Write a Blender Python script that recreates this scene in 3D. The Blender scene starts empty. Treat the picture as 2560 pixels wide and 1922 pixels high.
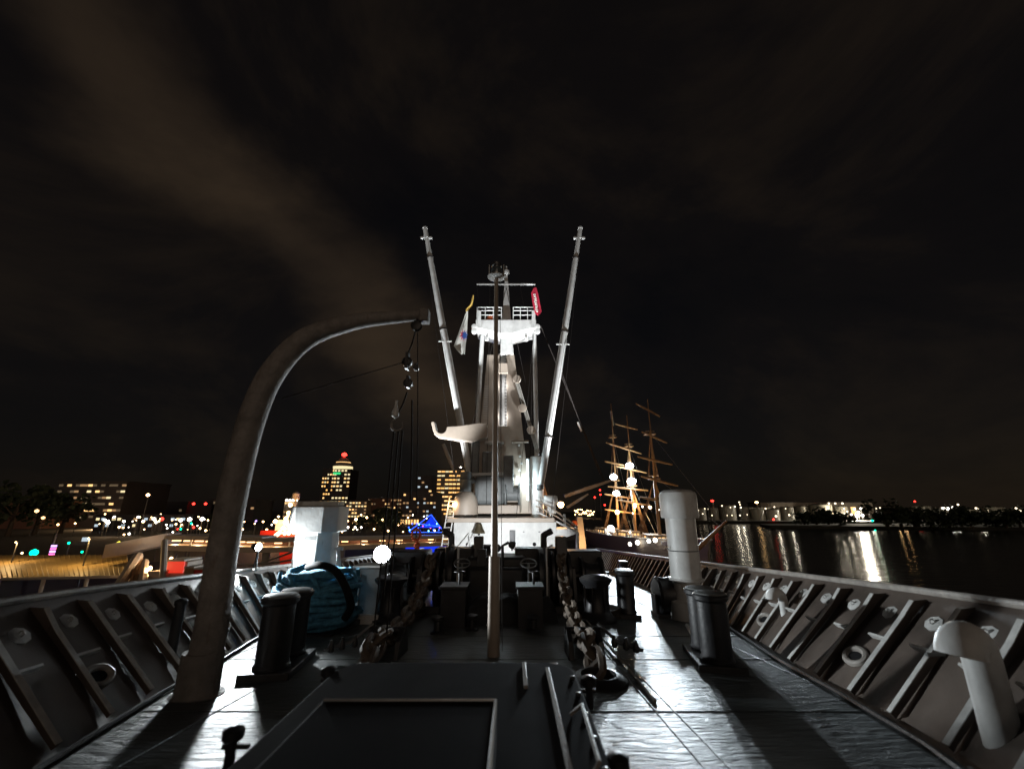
import bpy, bmesh, math, random
from mathutils import Vector, Matrix, Euler, noise
random.seed(11)
R = math.radians
sc = bpy.context.scene
col = sc.collection
# ------------------------------------------------------------------ camera, sky, light, exposure
EYE = 13.0                       # eye height over the water, metres
FOC, PITCH = 1065.0, R(16.4)     # focal length in pixels of the 2560 px wide photograph, upward tilt
cd = bpy.data.cameras.new('camera'); cam = bpy.data.objects.new('camera', cd); col.objects.link(cam)
cam.location = (0, 0, EYE); cam.rotation_euler = (R(90) + PITCH, 0, 0)
cd.sensor_width = 36; cd.lens = 36 * FOC / 2560; cd.clip_start = .05; cd.clip_end = 6000
cd.dof.use_dof = True; cd.dof.focus_distance = 22; cd.dof.aperture_fstop = .8     # hand-held night shot, near edges a little soft
sc.camera = cam
SUN_EL, SUN_ROT = R(12), R(188)
w = bpy.data.worlds.new('World'); sc.world = w; w.use_nodes = True
nt = w.node_tree; nt.nodes.clear(); N = nt.nodes.new; K = nt.links.new
out = N('ShaderNodeOutputWorld'); bg = N('ShaderNodeBackground'); K(bg.outputs[0], out.inputs[0])
skyt = N('ShaderNodeTexSky'); skyt.sky_type = 'NISHITA'; skyt.sun_disc = False
skyt.sun_elevation = SUN_EL; skyt.sun_rotation = SUN_ROT
tc = N('ShaderNodeTexCoord'); mp = N('ShaderNodeMapping'); K(tc.outputs['Generated'], mp.inputs[0])
mp.inputs['Scale'].default_value = (1.0, 1.0, 1.7); mp.inputs['Rotation'].default_value = (0.25, 0.35, 0.4); mp.inputs['Location'].default_value = (.35, 1.3, .2)
n1 = N('ShaderNodeTexNoise'); K(mp.outputs[0], n1.inputs[0]); n1.inputs['Scale'].default_value = 1.5; n1.inputs['Detail'].default_value = 9; n1.inputs['Roughness'].default_value = .6; n1.inputs['Distortion'].default_value = .35
rmp = N('ShaderNodeValToRGB'); K(n1.outputs['Fac'], rmp.inputs[0])
e = rmp.color_ramp.elements; e[0].position = .36; e[0].color = (.0026, .0023, .0026, 1); e[1].position = .72; e[1].color = (.015, .0103, .0066, 1)
x_ = rmp.color_ramp.elements.new(.52); x_.color = (.0046, .0036, .0034, 1)
sk = N('ShaderNodeMix'); sk.data_type = 'RGBA'; sk.blend_type = 'MULTIPLY'; sk.inputs[0].default_value = 1
K(skyt.outputs[0], sk.inputs[6]); sk.inputs[7].default_value = (.0006, .0005, .00045, 1)
ad = N('ShaderNodeMix'); ad.data_type = 'RGBA'; ad.blend_type = 'ADD'; ad.inputs[0].default_value = 1
K(rmp.outputs[0], ad.inputs[6]); K(sk.outputs[2], ad.inputs[7]); 
# one long thin cloud bank, lit from below by the town, crossing the sky
dA, dB = Vector((-.83, .75, .92)).normalized(), Vector((-.42, .95, .50)).normalized(); nb = dA.cross(dB).normalized()
dot = N('ShaderNodeVectorMath'); dot.operation = 'DOT_PRODUCT'; K(tc.outputs['Generated'], dot.inputs[0]); dot.inputs[1].default_value = nb
n2 = N('ShaderNodeTexNoise'); K(mp.outputs[0], n2.inputs[0]); n2.inputs['Scale'].default_value = 2.6; n2.inputs['Detail'].default_value = 5
wob = N('ShaderNodeMath'); wob.operation = 'MULTIPLY_ADD'; K(n2.outputs['Fac'], wob.inputs[0]); wob.inputs[1].default_value = .35; K(dot.outputs['Value'], wob.inputs[2])
of = N('ShaderNodeMath'); of.operation = 'SUBTRACT'; K(wob.outputs[0], of.inputs[0]); of.inputs[1].default_value = .175
ab = N('ShaderNodeMath'); ab.operation = 'ABSOLUTE'; K(of.outputs[0], ab.inputs[0])
bm_ = N('ShaderNodeMapRange'); bm_.interpolation_type = 'SMOOTHSTEP'; K(ab.outputs[0], bm_.inputs[0]); bm_.inputs[1].default_value = .125; bm_.inputs[2].default_value = 0; bm_.inputs[3].default_value = 0; bm_.inputs[4].default_value = 1
mu = N('ShaderNodeMath'); mu.operation = 'MULTIPLY'; K(bm_.outputs[0], mu.inputs[0]); K(n1.outputs['Fac'], mu.inputs[1])
bk = N('ShaderNodeMix'); bk.data_type = 'RGBA'; bk.blend_type = 'ADD'; K(mu.outputs[0], bk.inputs[0]); K(ad.outputs[2], bk.inputs[6]); bk.inputs[7].default_value = (.036, .0235, .0132, 1)
K(bk.outputs[2], bg.inputs[0]); bg.inputs[1].default_value = .82
sd = bpy.data.lights.new('sun', 'SUN'); sun = bpy.data.objects.new('sun', sd); col.objects.link(sun)
sd.energy = .24; sd.angle = R(40); sd.color = (1, .78, .6)          # the glow of the town ahead of the bow, behind the camera
sun.rotation_euler = (R(90) - SUN_EL, 0, R(8)); sun.location = (0, -20, 40)
sc.view_settings.view_transform = 'Standard'; sc.view_settings.look = 'None'; sc.view_settings.exposure = 0; sc.view_settings.gamma = 1
sc.render.engine = 'CYCLES'; sc.cycles.use_denoising = True; sc.cycles.max_bounces = 5; sc.cycles.sample_clamp_indirect = 3
sc.cycles.use_light_tree = True; sc.cycles.caustics_reflective = False; sc.cycles.caustics_refractive = False

# ------------------------------------------------------------------ helpers
def at(px, py, F):
    a = px - 1280; b = 961 - py
    h = FOC * math.cos(PITCH) - b * math.sin(PITCH); z = FOC * math.sin(PITCH) + b * math.cos(PITCH)
    return Vector((a / h * F, F, EYE + z / h * F))
def zd(F): return EYE - (1.90 + .0755 * F - .00018 * F * F)      # deck height: sheer falling away aft
def dk(X, F): return Vector((X, F, zd(F)))
def lerp_tab(t, x):
    for (a, va), (b, vb) in zip(t, t[1:]):
        if x <= b: return va + (vb - va) * (x - a) / (b - a)
    return t[-1][1]
V = Vector
class MB:
    def __init__(s): s.v = []; s.f = []
    def add(s, vs, fs):
        o = len(s.v); s.v += [V(p) for p in vs]; s.f += [tuple(i + o for i in f) for f in fs]; return s
    def hexa(s, p): return s.add(p, [(0, 3, 2, 1), (4, 5, 6, 7), (0, 1, 5, 4), (1, 2, 6, 5), (2, 3, 7, 6), (3, 0, 4, 7)])
    def box(s, c, d, rot=None):
        c = V(c); x, y, z = d[0] / 2, d[1] / 2, d[2] / 2
        p = [V(q) for q in ((-x, -y, -z), (x, -y, -z), (x, y, -z), (-x, y, -z), (-x, -y, z), (x, -y, z), (x, y, z), (-x, y, z))]
        if rot is not None:
            m = Euler(rot).to_matrix(); p = [m @ q for q in p]
        return s.hexa([q + c for q in p])
    def frustum(s, c0, d0, c1, d1):
        c0, c1 = V(c0), V(c1); p = []
        for c, d in ((c0, d0), (c1, d1)):
            x, y = d[0] / 2, d[1] / 2
            p += [c + V(q) for q in ((-x, -y, 0), (x, -y, 0), (x, y, 0), (-x, y, 0))]
        return s.hexa(p)
    def tube(s, pts, r, n=10, cap=True):
        pts = [V(p) for p in pts]; m = len(pts); rr = r if isinstance(r, (list, tuple)) else [r] * m
        vs = []; fs = []; a = None
        for i, p in enumerate(pts):
            t = (pts[min(i + 1, m - 1)] - pts[max(i - 1, 0)]).normalized()
            if a is None: a = t.cross(V((0, 0, 1)) if abs(t.z) < .9 else V((1, 0, 0)))
            a = (a - t * a.dot(t)).normalized(); b = t.cross(a).normalized()
            for k in range(n):
                q = 2 * math.pi * k / n; vs.append(p + (a * math.cos(q) + b * math.sin(q)) * rr[i])
        for i in range(m - 1):
            for k in range(n):
                k2 = (k + 1) % n; fs.append((i * n + k, i * n + k2, (i + 1) * n + k2, (i + 1) * n + k))
        if cap: fs += [tuple(range(n - 1, -1, -1)), tuple((m - 1) * n + k for k in range(n))]
        return s.add(vs, fs)
    def lathe(s, o, prof, n=24, axis=(0, 0, 1)):
        o = V(o); ax = V(axis).normalized(); u = V((1, 0, 0)) if abs(ax.x) < .9 else V((0, 1, 0)); b = ax.cross(u).normalized(); a = b.cross(ax)
        vs = []; fs = []; m = len(prof)
        for r, z in prof:
            for k in range(n):
                q = 2 * math.pi * k / n; vs.append(o + ax * z + (a * math.cos(q) + b * math.sin(q)) * max(r, 1e-4))
        for i in range(m - 1):
            for k in range(n):
                k2 = (k + 1) % n; fs.append((i * n + k, i * n + k2, (i + 1) * n + k2, (i + 1) * n + k))
        fs += [tuple(range(n - 1, -1, -1)), tuple((m - 1) * n + k for k in range(n))]
        return s.add(vs, fs)
    def prism(s, poly, ext):
        poly = [V(p) for p in poly]; ext = V(ext); n = len(poly)
        return s.add(poly + [p + ext for p in poly], [tuple(range(n - 1, -1, -1)), tuple(range(n, 2 * n))] + [(i, (i + 1) % n, (i + 1) % n + n, i + n) for i in range(n)])
    def ring(s, c, R1, r, axis=(0, 0, 1), n=20, m=6, sx=1.0):
        ax = V(axis).normalized(); u = V((1, 0, 0)) if abs(ax.x) < .9 else V((0, 1, 0)); b = ax.cross(u).normalized(); a = b.cross(ax); c = V(c)
        vs = []; fs = []
        for i in range(n):
            q = 2 * math.pi * i / n; d = a * math.cos(q) * sx + b * math.sin(q); dn = d.normalized()
            for k in range(m):
                g = 2 * math.pi * k / m; vs.append(c + d * R1 + dn * (r * math.cos(g)) + ax * (r * math.sin(g)))
        for i in range(n):
            for k in range(m):
                i2 = (i + 1) % n; k2 = (k + 1) % m; fs.append((i * m + k, i2 * m + k, i2 * m + k2, i * m + k2))
        return s.add(vs, fs)
def obj(name, mb, mat, parent=None, origin=None, smooth=True, bev=0, label=None):
    me = bpy.data.meshes.new(name)
    o0 = V(parent.matrix_world.translation) if parent is not None and origin is None else V(origin or (0, 0, 0))
    if parent is not None: o0 = wloc(parent)
    me.from_pydata([tuple(p - o0) for p in mb.v], [], mb.f)
    bm = bmesh.new(); bm.from_mesh(me); bmesh.ops.recalc_face_normals(bm, faces=bm.faces); bm.to_mesh(me); bm.free()
    if smooth:
        me.shade_smooth(); me.set_sharp_from_angle(angle=R(35))
    me.materials.append(M[mat] if isinstance(mat, str) else mat)
    o = bpy.data.objects.new(name, me); col.objects.link(o)
    if parent is not None: o.parent = parent
    else: o.location = o0
    if bev:
        b = o.modifiers.new('bevel', 'BEVEL'); b.width = bev; b.segments = 2; b.limit_method = 'ANGLE'; b.angle_limit = R(40)
    if label: o['label'] = label
    return o
WL = {}
def wloc(o):
    p = V(o.location); q = o.parent
    while q is not None: p += V(q.location); q = q.parent
    return p
def tag(o, label, cat, group=None, kind=None):
    o['label'] = label; o['category'] = cat
    if group: o['group'] = group
    if kind: o['kind'] = kind
    return o
def thing(name, label, cat, loc, group=None):
    o = bpy.data.objects.new(name, None); col.objects.link(o); o.location = loc; o.empty_display_size = .2
    return tag(o, label, cat, group)
def struct(name, mb, mat, smooth=False):
    o = obj(name, mb, mat, smooth=smooth); o['kind'] = 'structure'; return o
def one(name, mb, mat, label, cat, group=None, smooth=True, bev=0, origin=None):
    if origin is None:
        n = len(mb.v); origin = sum(mb.v, V()) / n; origin = V((origin.x, origin.y, min(p.z for p in mb.v)))
    return tag(obj(name, mb, mat, origin=origin, smooth=smooth, bev=bev), label, cat, group)
def copy_tree(o, parent=None):
    c = o.copy(); col.objects.link(c); c.parent = parent
    for ch in list(o.children): copy_tree(ch, c)
    return c
def lamp(parent, kind, loc, power, color=(1, 1, 1), target=None, size=.15, angle=120, blend=.4):
    ld = bpy.data.lights.new('bulb', kind); ld.energy = power; ld.color = color; ld.shadow_soft_size = size
    if kind == 'SPOT': ld.spot_size = R(angle); ld.spot_blend = blend
    o = bpy.data.objects.new('bulb', ld); col.objects.link(o); o.parent = parent; o.location = V(loc) - wloc(parent)
    if target is not None: o.rotation_euler = (V(target) - V(loc)).to_track_quat('-Z', 'Y').to_euler()
    return o
# ------------------------------------------------------------------ materials
M = {}
def mat(name, c, rough=.5, metal=0, var=.25, scale=3, bump=.0, bscale=30, rust=0, rustc=(.11, .05, .025), spec=.5, streak=False, stretch=(1, 1, 1)):
    m = bpy.data.materials.new(name); m.use_nodes = True; t = m.node_tree; p = t.nodes['Principled BSDF']
    tcn = t.nodes.new('ShaderNodeTexCoord'); mpn = t.nodes.new('ShaderNodeMapping'); t.links.new(tcn.outputs['Object'], mpn.inputs[0]); mpn.inputs['Scale'].default_value = stretch
    n = t.nodes.new('ShaderNodeTexNoise'); n.inputs['Scale'].default_value = scale; n.inputs['Detail'].default_value = 6; n.inputs['Roughness'].default_value = .62; t.links.new(mpn.outputs[0], n.inputs[0])
    r = t.nodes.new('ShaderNodeValToRGB'); t.links.new(n.outputs['Fac'], r.inputs[0])
    el = r.color_ramp.elements; el[0].position = .3; el[1].position = .7
    el[0].color = (*[x * (1 - var) for x in c], 1); el[1].color = (*[min(1, x * (1 + var * .6)) for x in c], 1)
    last = r.outputs[0]
    if rust:
        mp2 = t.nodes.new('ShaderNodeMapping'); t.links.new(tcn.outputs['Object'], mp2.inputs[0]); mp2.inputs['Scale'].default_value = (3, 3, .55)
        n2 = t.nodes.new('ShaderNodeTexNoise'); n2.inputs['Scale'].default_value = 2.2; n2.inputs['Detail'].default_value = 8; n2.inputs['Roughness'].default_value = .7; t.links.new(mp2.outputs[0], n2.inputs[0])
        r2 = t.nodes.new('ShaderNodeMapRange'); t.links.new(n2.outputs['Fac'], r2.inputs[0]); r2.inputs[1].default_value = .72 - .14 * rust; r2.inputs[2].default_value = .80
        mx = t.nodes.new('ShaderNodeMix'); mx.data_type = 'RGBA'; t.links.new(r2.outputs[0], mx.inputs[0]); t.links.new(last, mx.inputs[6]); mx.inputs[7].default_value = (*rustc, 1); last = mx.outputs[2]
    t.links.new(last, p.inputs['Base Color'])
    rr = t.nodes.new('ShaderNodeMapRange'); t.links.new(n.outputs['Fac'], rr.inputs[0]); rr.inputs[3].default_value = max(.03, rough - .1); rr.inputs[4].default_value = min(1, rough + .12); t.links.new(rr.outputs[0], p.inputs['Roughness'])
    p.inputs['Metallic'].default_value = metal; p.inputs['Specular IOR Level'].default_value = spec
    if bump:
        n3 = t.nodes.new('ShaderNodeTexNoise'); n3.inputs['Scale'].default_value = bscale; n3.inputs['Detail'].default_value = 4; t.links.new(mpn.outputs[0], n3.inputs[0])
        b = t.nodes.new('ShaderNodeBump'); b.inputs['Strength'].default_value = bump; b.inputs['Distance'].default_value = .02; t.links.new(n3.outputs['Fac'], b.inputs['Height']); t.links.new(b.outputs[0], p.inputs['Normal'])
    M[name] = m; return m
def emit(name, c, s, sample=False):
    m = bpy.data.materials.new(name); m.use_nodes = True; p = m.node_tree.nodes['Principled BSDF']
    p.inputs['Base Color'].default_value = (.02, .02, .02, 1); p.inputs['Emission Color'].default_value = (*c, 1); p.inputs['Emission Strength'].default_value = s
    if not sample: m.cycles.emission_sampling = 'NONE'
    M[name] = m; return m
mat('white_paint', (.7, .7, .68), .45, var=.2, scale=2, bump=.2, bscale=11, rust=.75)
mat('buff_shade_paint', (.42, .35, .285), .5, var=.14, scale=1.5, bump=.1, bscale=9, rust=.4)  # buff, browned so that mast column and pole look unlit
mat('grey_paint', (.17, .18, .18), .5, var=.25, scale=3, bump=.15, bscale=16, rust=.5)
mat('bulwark_paint', (.105, .082, .068), .55, var=.45, scale=1.3, bump=.35, bscale=6, rust=.8, rustc=(.06, .028, .015))
mat('rail_paint', (.36, .33, .3), .5, var=.35, scale=5, bump=.25, bscale=18, rust=.5)
mat('edge_paint', (.62, .62, .6), .5, var=.3, scale=6, bump=.2, bscale=30, rust=.35)
mat('dark_paint', (.022, .022, .024), .42, var=.4, scale=5, bump=.2, bscale=22, rust=.3)
mat('black_rubber', (.012, .012, .013), .8, var=.3, scale=8, spec=.15)
mat('hatch_paint', (.018, .016, .016), .85, var=.6, scale=2, rust=.6, rustc=(.05, .026, .015), spec=.06)
mat('davit_paint', (.27, .245, .225), .62, var=.4, scale=3.5, bump=1.0, bscale=13, rust=.95)
mat('chain_iron', (.13, .1, .075), .7, var=.4, scale=9, bump=.4, bscale=40)
mat('steel', (.3, .3, .3), .35, metal=.9, var=.2)
mat('wire', (.035, .03, .028), .9, spec=.08)
mat('rope_pale', (.42, .4, .36), .85, var=.25, scale=20)
mat('rope_blue', (.1, .33, .5), .85, var=.55, scale=9, bump=.8, bscale=60)
mat('rope_orange', (.75, .16, .07), .8, var=.2, scale=20)
mat('brass', (.16, .13, .08), .45, metal=.7, var=.3)
mat('flag_white', (.72, .72, .66), .9, var=.08); mat('flag_gold', (.55, .36, .08), .9, var=.1); mat('flag_red', (.62, .03, .07), .9, var=.12)
mat('flag_blue', (.03, .11, .4), .9, var=.1); mat('orange_paint', (.6, .12, .03), .5); mat('red_paint', (.55, .03, .02), .5, var=.15)
mat('wood_spar', (.42, .24, .1), .55, var=.2, scale=2); mat('teak', (.3, .17, .08), .6, var=.3, scale=4)
mat('hull_green', (.05, .09, .06), .45, var=.2); mat('hull_cream', (.24, .2, .16), .5, var=.15)
mat('concrete', (.3, .28, .25), .85, var=.25, scale=1.2); mat('asphalt', (.045, .045, .045), .9, var=.3, scale=.4)
mat('beige_clad', (.5, .42, .33), .6, var=.15, scale=.8); mat('roof_ribs', (.42, .3, .13), .55, var=.2, scale=.8)
mat('facade_dark', (.07, .06, .06), .7, var=.25, scale=.2); mat('facade_brick', (.16, .075, .05), .85, var=.25, scale=.3); mat('facade_stone', (.3, .25, .2), .8, var=.2, scale=.3)
mat('foliage', (.03, .045, .018), .8, var=.5, scale=.6); mat('bark', (.06, .045, .03), .9)
mat('tank_paint', (.2, .18, .14), .5, var=.12, scale=.15, rust=.4)
mat('land', (.035, .035, .025), .95, var=.4, scale=.05)
mat('lamp_housing', (.05, .05, .05), .5); mat('glass', (.1, .12, .13), .1)
emit('em_far', (1, .82, .55), 3.5); emit('em_flood', (.82, .93, 1), 60); emit('em_deck_lamp', (.9, .96, 1), 45); emit('em_warm', (1, .62, .27), 14); emit('em_warm_dim', (1, .58, .24), 3.2)
emit('em_white', (1, .93, .8), 10); emit('em_green', (0, 1, .45), 5); emit('em_red', (1, .03, .02), 7); emit('em_blue', (.02, .09, 1), 5); emit('em_cyan', (.2, .75, 1), 6)
emit('em_tube', (.72, .93, 1), 4.5); emit('em_yellow', (.95, .85, .1), 2); emit('em_pink', (1, .15, .45), 2.2); emit('em_violet', (.55, .35, 1), 2.5)
emit('win_dim2', (1, .7, .4), .12); emit('win_warm', (1, .58, .22), 1.7); emit('win_pale', (1, .82, .45), 1.1); emit('win_cool', (.75, .9, 1), .7); emit('win_dim', (1, .58, .27), .4); emit('win_amber', (1, .5, .14), 1.6)
# wet deck paint: thin water film over rolled grey paint, fine ripples across the ship
def deck_mat():
    m = bpy.data.materials.new('wet_deck'); m.use_nodes = True; t = m.node_tree; p = t.nodes['Principled BSDF']; n_ = t.nodes.new; L = t.links.new
    tcn = n_('ShaderNodeTexCoord'); mpn = n_('ShaderNodeMapping'); L(tcn.outputs['Object'], mpn.inputs[0]); mpn.inputs['Scale'].default_value = (2.2, 9, 1)
    a = n_('ShaderNodeTexNoise'); a.inputs['Scale'].default_value = 1.3; a.inputs['Detail'].default_value = 5; a.inputs['Roughness'].default_value = .6; a.inputs['Distortion'].default_value = .6; L(mpn.outputs[0], a.inputs[0])
    b = n_('ShaderNodeTexNoise'); b.inputs['Scale'].default_value = .55; b.inputs['Detail'].default_value = 6; L(tcn.outputs['Object'], b.inputs[0])
    bp = n_('ShaderNodeBump'); bp.inputs['Strength'].default_value = 1; bp.inputs['Distance'].default_value = .045; L(a.outputs['Fac'], bp.inputs['Height']); L(bp.outputs[0], p.inputs['Normal'])
    r = n_('ShaderNodeValToRGB'); L(b.outputs['Fac'], r.inputs[0]); r.color_ramp.elements[0].position = .35; r.color_ramp.elements[1].position = .65
    r.color_ramp.elements[0].color = (.055, .066, .068, 1); r.color_ramp.elements[1].color = (.12, .135, .135, 1); L(r.outputs[0], p.inputs['Base Color'])
    g = n_('ShaderNodeMapRange'); L(b.outputs['Fac'], g.inputs[0]); g.inputs[1].default_value = .3; g.inputs[2].default_value = .7; g.inputs[3].default_value = .33; g.inputs[4].default_value = .56; L(g.outputs[0], p.inputs['Roughness'])
    p.inputs['Specular IOR Level'].default_value = .5; M['wet_deck'] = m
deck_mat()
def water_mat():
    m = bpy.data.materials.new('river_water'); m.use_nodes = True; t = m.node_tree; p = t.nodes['Principled BSDF']; n_ = t.nodes.new; L = t.links.new
    p.inputs['Base Color'].default_value = (.006, .008, .008, 1); p.inputs['Roughness'].default_value = .17; p.inputs['IOR'].default_value = 1.33
    tcn = n_('ShaderNodeTexCoord'); mpn = n_('ShaderNodeMapping'); L(tcn.outputs['Object'], mpn.inputs[0]); mpn.inputs['Scale'].default_value = (.25, .7, 1)
    a = n_('ShaderNodeTexNoise'); a.inputs['Scale'].default_value = .7; a.inputs['Detail'].default_value = 3; L(mpn.outputs[0], a.inputs[0])
    bp = n_('ShaderNodeBump'); bp.inputs['Strength'].default_value = .7; bp.inputs['Distance'].default_value = .35; L(a.outputs['Fac'], bp.inputs['Height']); L(bp.outputs[0], p.inputs['Normal']); M['water'] = m
water_mat()

# ------------------------------------------------------------------ setting: water, land, deck
mb = MB(); mb.add([(-3000, -1500, 0), (3000, -1500, 0), (3000, 4000, 0), (-3000, 4000, 0)], [(0, 1, 2, 3)]); struct('water', mb, 'water')
mb = MB(); poly = [(-1500, 30, -2), (-64, 30, -2), (-60, 95, -2), (-42, 150, -2), (60, 230, -2), (95, 420, -2), (95, 2200, -2), (-1500, 2200, -2)]
mb.prism(poly, (0, 0, 6.5)); struct('quay', mb, 'asphalt')
mb = MB(); poly = [(110, 455, -2), (700, 400, -2), (2200, 560, -2), (2200, 2200, -2), (110, 2200, -2)]; mb.prism(poly, (0, 0, 4.5)); struct('far_shore', mb, 'land')
mb = MB(); poly = [(190, 330, -2), (330, 300, -2), (700, 240, -2), (1200, 330, -2), (1200, 420, -2), (330, 380, -2), (205, 372, -2)]; mb.prism(poly, (0, 0, 4)); struct('river_bank', mb, 'land')
STAR = [(-3.4, .2), (-2.6, 1.5), (-1.2, 2.9), (0, 3.7), (2, 4.6), (5, 5.6), (7, 5.95), (10, 6.25), (13, 6.5), (20, 7.05), (27, 7.5), (37, 8.06), (46, 8.45)]
PORT = [(-3.4, -.7), (-2.6, -2.1), (-1.2, -3.4), (0, -4.2), (2, -5.0), (5, -5.8), (7, -6.3), (10, -6.7), (13, -7.0), (20, -7.5), (27, -7.95), (37, -8.5), (46, -8.9)]
HB = 1.25
FLARE = [(-3.4, .3), (0, .9), (3, 1.35), (8, 1.4), (12, 1.0), (16, .7), (22, .45), (30, .32), (46, .3)]   # the bow flares strongly near the stem
def capx(s, F): return lerp_tab(STAR if s > 0 else PORT, F)
def basex(s, F): return capx(s, F) - s * lerp_tab(FLARE, F)
FS = [-3.4 + .6 * i for i in range(83)]
mb = MB(); vs = []; fs = []
for F in FS:
    l, r = basex(-1, F), basex(1, F)
    for k in range(9): vs.append((l + (r - l) * k / 8, F, zd(F)))
for i in range(len(FS) - 1):
    for k in range(8): fs.append((i * 9 + k, i * 9 + k + 1, (i + 1) * 9 + k + 1, (i + 1) * 9 + k))
mb.add(vs, fs); deck = struct('foredeck', mb, 'wet_deck', smooth=True)
def seam(pts):
    m = MB(); m.tube([dk(x, F) + V((0, 0, -.002)) for x, F in pts], .011, 5); obj('weld_seam', m, 'wet_deck', deck)
for X in (-5.1, -3.6, 1.75, 1.98, 4.4): seam([(X, F) for F in (3.5, 8, 14, 20, 27, 36, 45)])
for F in (6.1, 8.6, 10.6, 14.4, 18.2, 22.5): seam([(basex(-1, F) + .05, F), (basex(1, F) - .05, F)])
# ------------------------------------------------------------------ bulwarks
def bulwark(s, label):
    t = thing('bulwark', label, 'bulwark', dk(basex(s, 8), 8))
    m = MB(); vs = []; fs = []
    for F in FS:
        b, c, z = basex(s, F), capx(s, F), zd(F)
        zc = z + HB
        zm, dn = z + HB * .5, .018 * math.sin(F * 3.1 + s) + .012 * math.sin(F * 7.3)
        mx_ = (b + c) / 2 + dn * s
        vs += [(b, F, z - .03), (mx_, F, zm), (c, F, zc), (c + s * .014, F, zc), (mx_ + s * .014, F, zm), (b + s * .014, F, z - .03)]
    for i in range(len(FS) - 1):
        o = i * 6
        for k in range(6): fs.append((o + k, o + (k + 1) % 6, o + 6 + (k + 1) % 6, o + 6 + k))
    m.add(vs, fs); obj('plating', m, 'bulwark_paint', t)
    m = MB(); vs = []; fs = []
    for F in FS:
        b, c, z = basex(s, F), capx(s, F), zd(F)
        vs += [(b + s * .02, F, z - .03), (b - s * 1.2, F, -1.5), (b - s * 1.23, F, -1.5), (b - s * .01, F, z - .05)]
    for i in range(len(FS) - 1):
        o = i * 4
        for k in range(4): fs.append((o + k, o + (k + 1) % 4, o + 4 + (k + 1) % 4, o + 4 + k))
    m.add(vs, fs); obj('hull_plating', m, 'bulwark_paint', t)
    m = MB(); m.tube([V((capx(s, F), F, zd(F) + HB + .03)) for F in FS], .05, 8); obj('cap_rail', m, 'rail_paint', t)
    F = 3.3
    while F < 45:
        z = zd(F); j1, j2, j3 = [random.uniform(-1, 1) for _ in range(3)]; fl = lerp_tab(FLARE, F)
        B0, C0 = V((basex(s, F), F, z)), V((capx(s, F), F, z + HB)); n_ = V((-s * HB, 0, fl)).normalized(); dp0, dp1 = .13 + .015 * j1, .075 + .01 * j2
        q = [B0.lerp(C0, .03), C0.lerp(B0, .05), C0.lerp(B0, .14) + n_ * dp0, C0.lerp(B0, .3) + n_ * (dp1 + .03), B0.lerp(C0, .03) + n_ * dp1]
        if fl < .8: q[4] = B0 + V((-s * (.62 - fl * .3), 0, .02)); q[3] = q[2].lerp(q[4], .35)
        m = MB(); m.prism([p + V((0, -.006, 0)) for p in q], (0, .012, 0)); st = obj('stay', m, 'bulwark_paint', t, smooth=False)
        m = MB(); e0 = V((0, .032 + .004 * j3, 0)); k_ = n_ * .011
        for a_, b_ in ((q[2], q[3]), (q[3], q[4])): m.hexa([a_ - e0, a_ + e0, a_ + e0 + k_, a_ - e0 + k_, b_ - e0, b_ + e0, b_ + e0 + k_, b_ - e0 + k_])
        obj('flange', m, 'edge_paint', st, smooth=False)
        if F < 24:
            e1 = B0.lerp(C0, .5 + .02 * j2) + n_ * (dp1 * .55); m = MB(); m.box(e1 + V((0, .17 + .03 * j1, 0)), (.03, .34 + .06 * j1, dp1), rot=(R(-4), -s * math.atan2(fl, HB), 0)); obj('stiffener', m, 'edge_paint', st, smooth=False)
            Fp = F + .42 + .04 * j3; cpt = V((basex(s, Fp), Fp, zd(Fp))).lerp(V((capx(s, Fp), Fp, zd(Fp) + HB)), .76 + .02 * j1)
            m = MB(); m.lathe(cpt + n_ * .002, [(.115, 0), (.115, .018), (.06, .026)], 8, axis=n_); m.ring(cpt + n_ * .045, .028, .01, axis=(0, 1, 0), n=12, m=6); obj('pale_disc', m, 'white_paint', t, smooth=False)  # pale raised disc with a small ring, one per bay
        F += .82 + .02 * j3
    for F in ((6.0, 9.4) if s < 0 else (7.0, 10.2)):
        n_ = V((-s * HB, 0, lerp_tab(FLARE, F))).normalized(); c = V((basex(s, F), F, zd(F))).lerp(V((capx(s, F), F, zd(F) + HB)), .3) + n_ * .03
        m = MB(); m.ring(c, .17, .045, axis=n_, n=20, m=8, sx=.72); obj('chock', m, 'rail_paint', t)
        m = MB(); m.lathe(c - n_ * .02, [(.15, 0), (.15, .02)], 18, axis=n_); obj('chock_opening', m, 'black_rubber', t)
    return t
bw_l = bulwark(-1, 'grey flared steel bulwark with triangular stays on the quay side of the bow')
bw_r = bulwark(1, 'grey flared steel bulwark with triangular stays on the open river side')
# ------------------------------------------------------------------ things on the foredeck
CX = -.5                                   # the ship's centreline
def cr(pts, n=6):                          # Catmull-Rom through points
    pts = [V(p) for p in pts]; o = []
    for i in range(len(pts) - 1):
        p0, p1, p2, p3 = pts[max(i - 1, 0)], pts[i], pts[i + 1], pts[min(i + 2, len(pts) - 1)]
        for k in range(n):
            t = k / n; o.append(.5 * ((2 * p1) + (p2 - p0) * t + (2 * p0 - 5 * p1 + 4 * p2 - p3) * t * t + (3 * p1 - p0 - 3 * p2 + p3) * t ** 3))
    return o + [pts[-1]]
def lin(vals, n): return [vals[min(int(i / n), len(vals) - 2)] * (1 - (i / n - min(int(i / n), len(vals) - 2))) + vals[min(int(i / n), len(vals) - 2) + 1] * (i / n - min(int(i / n), len(vals) - 2)) for i in range((len(vals) - 1) * n + 1)]
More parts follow.
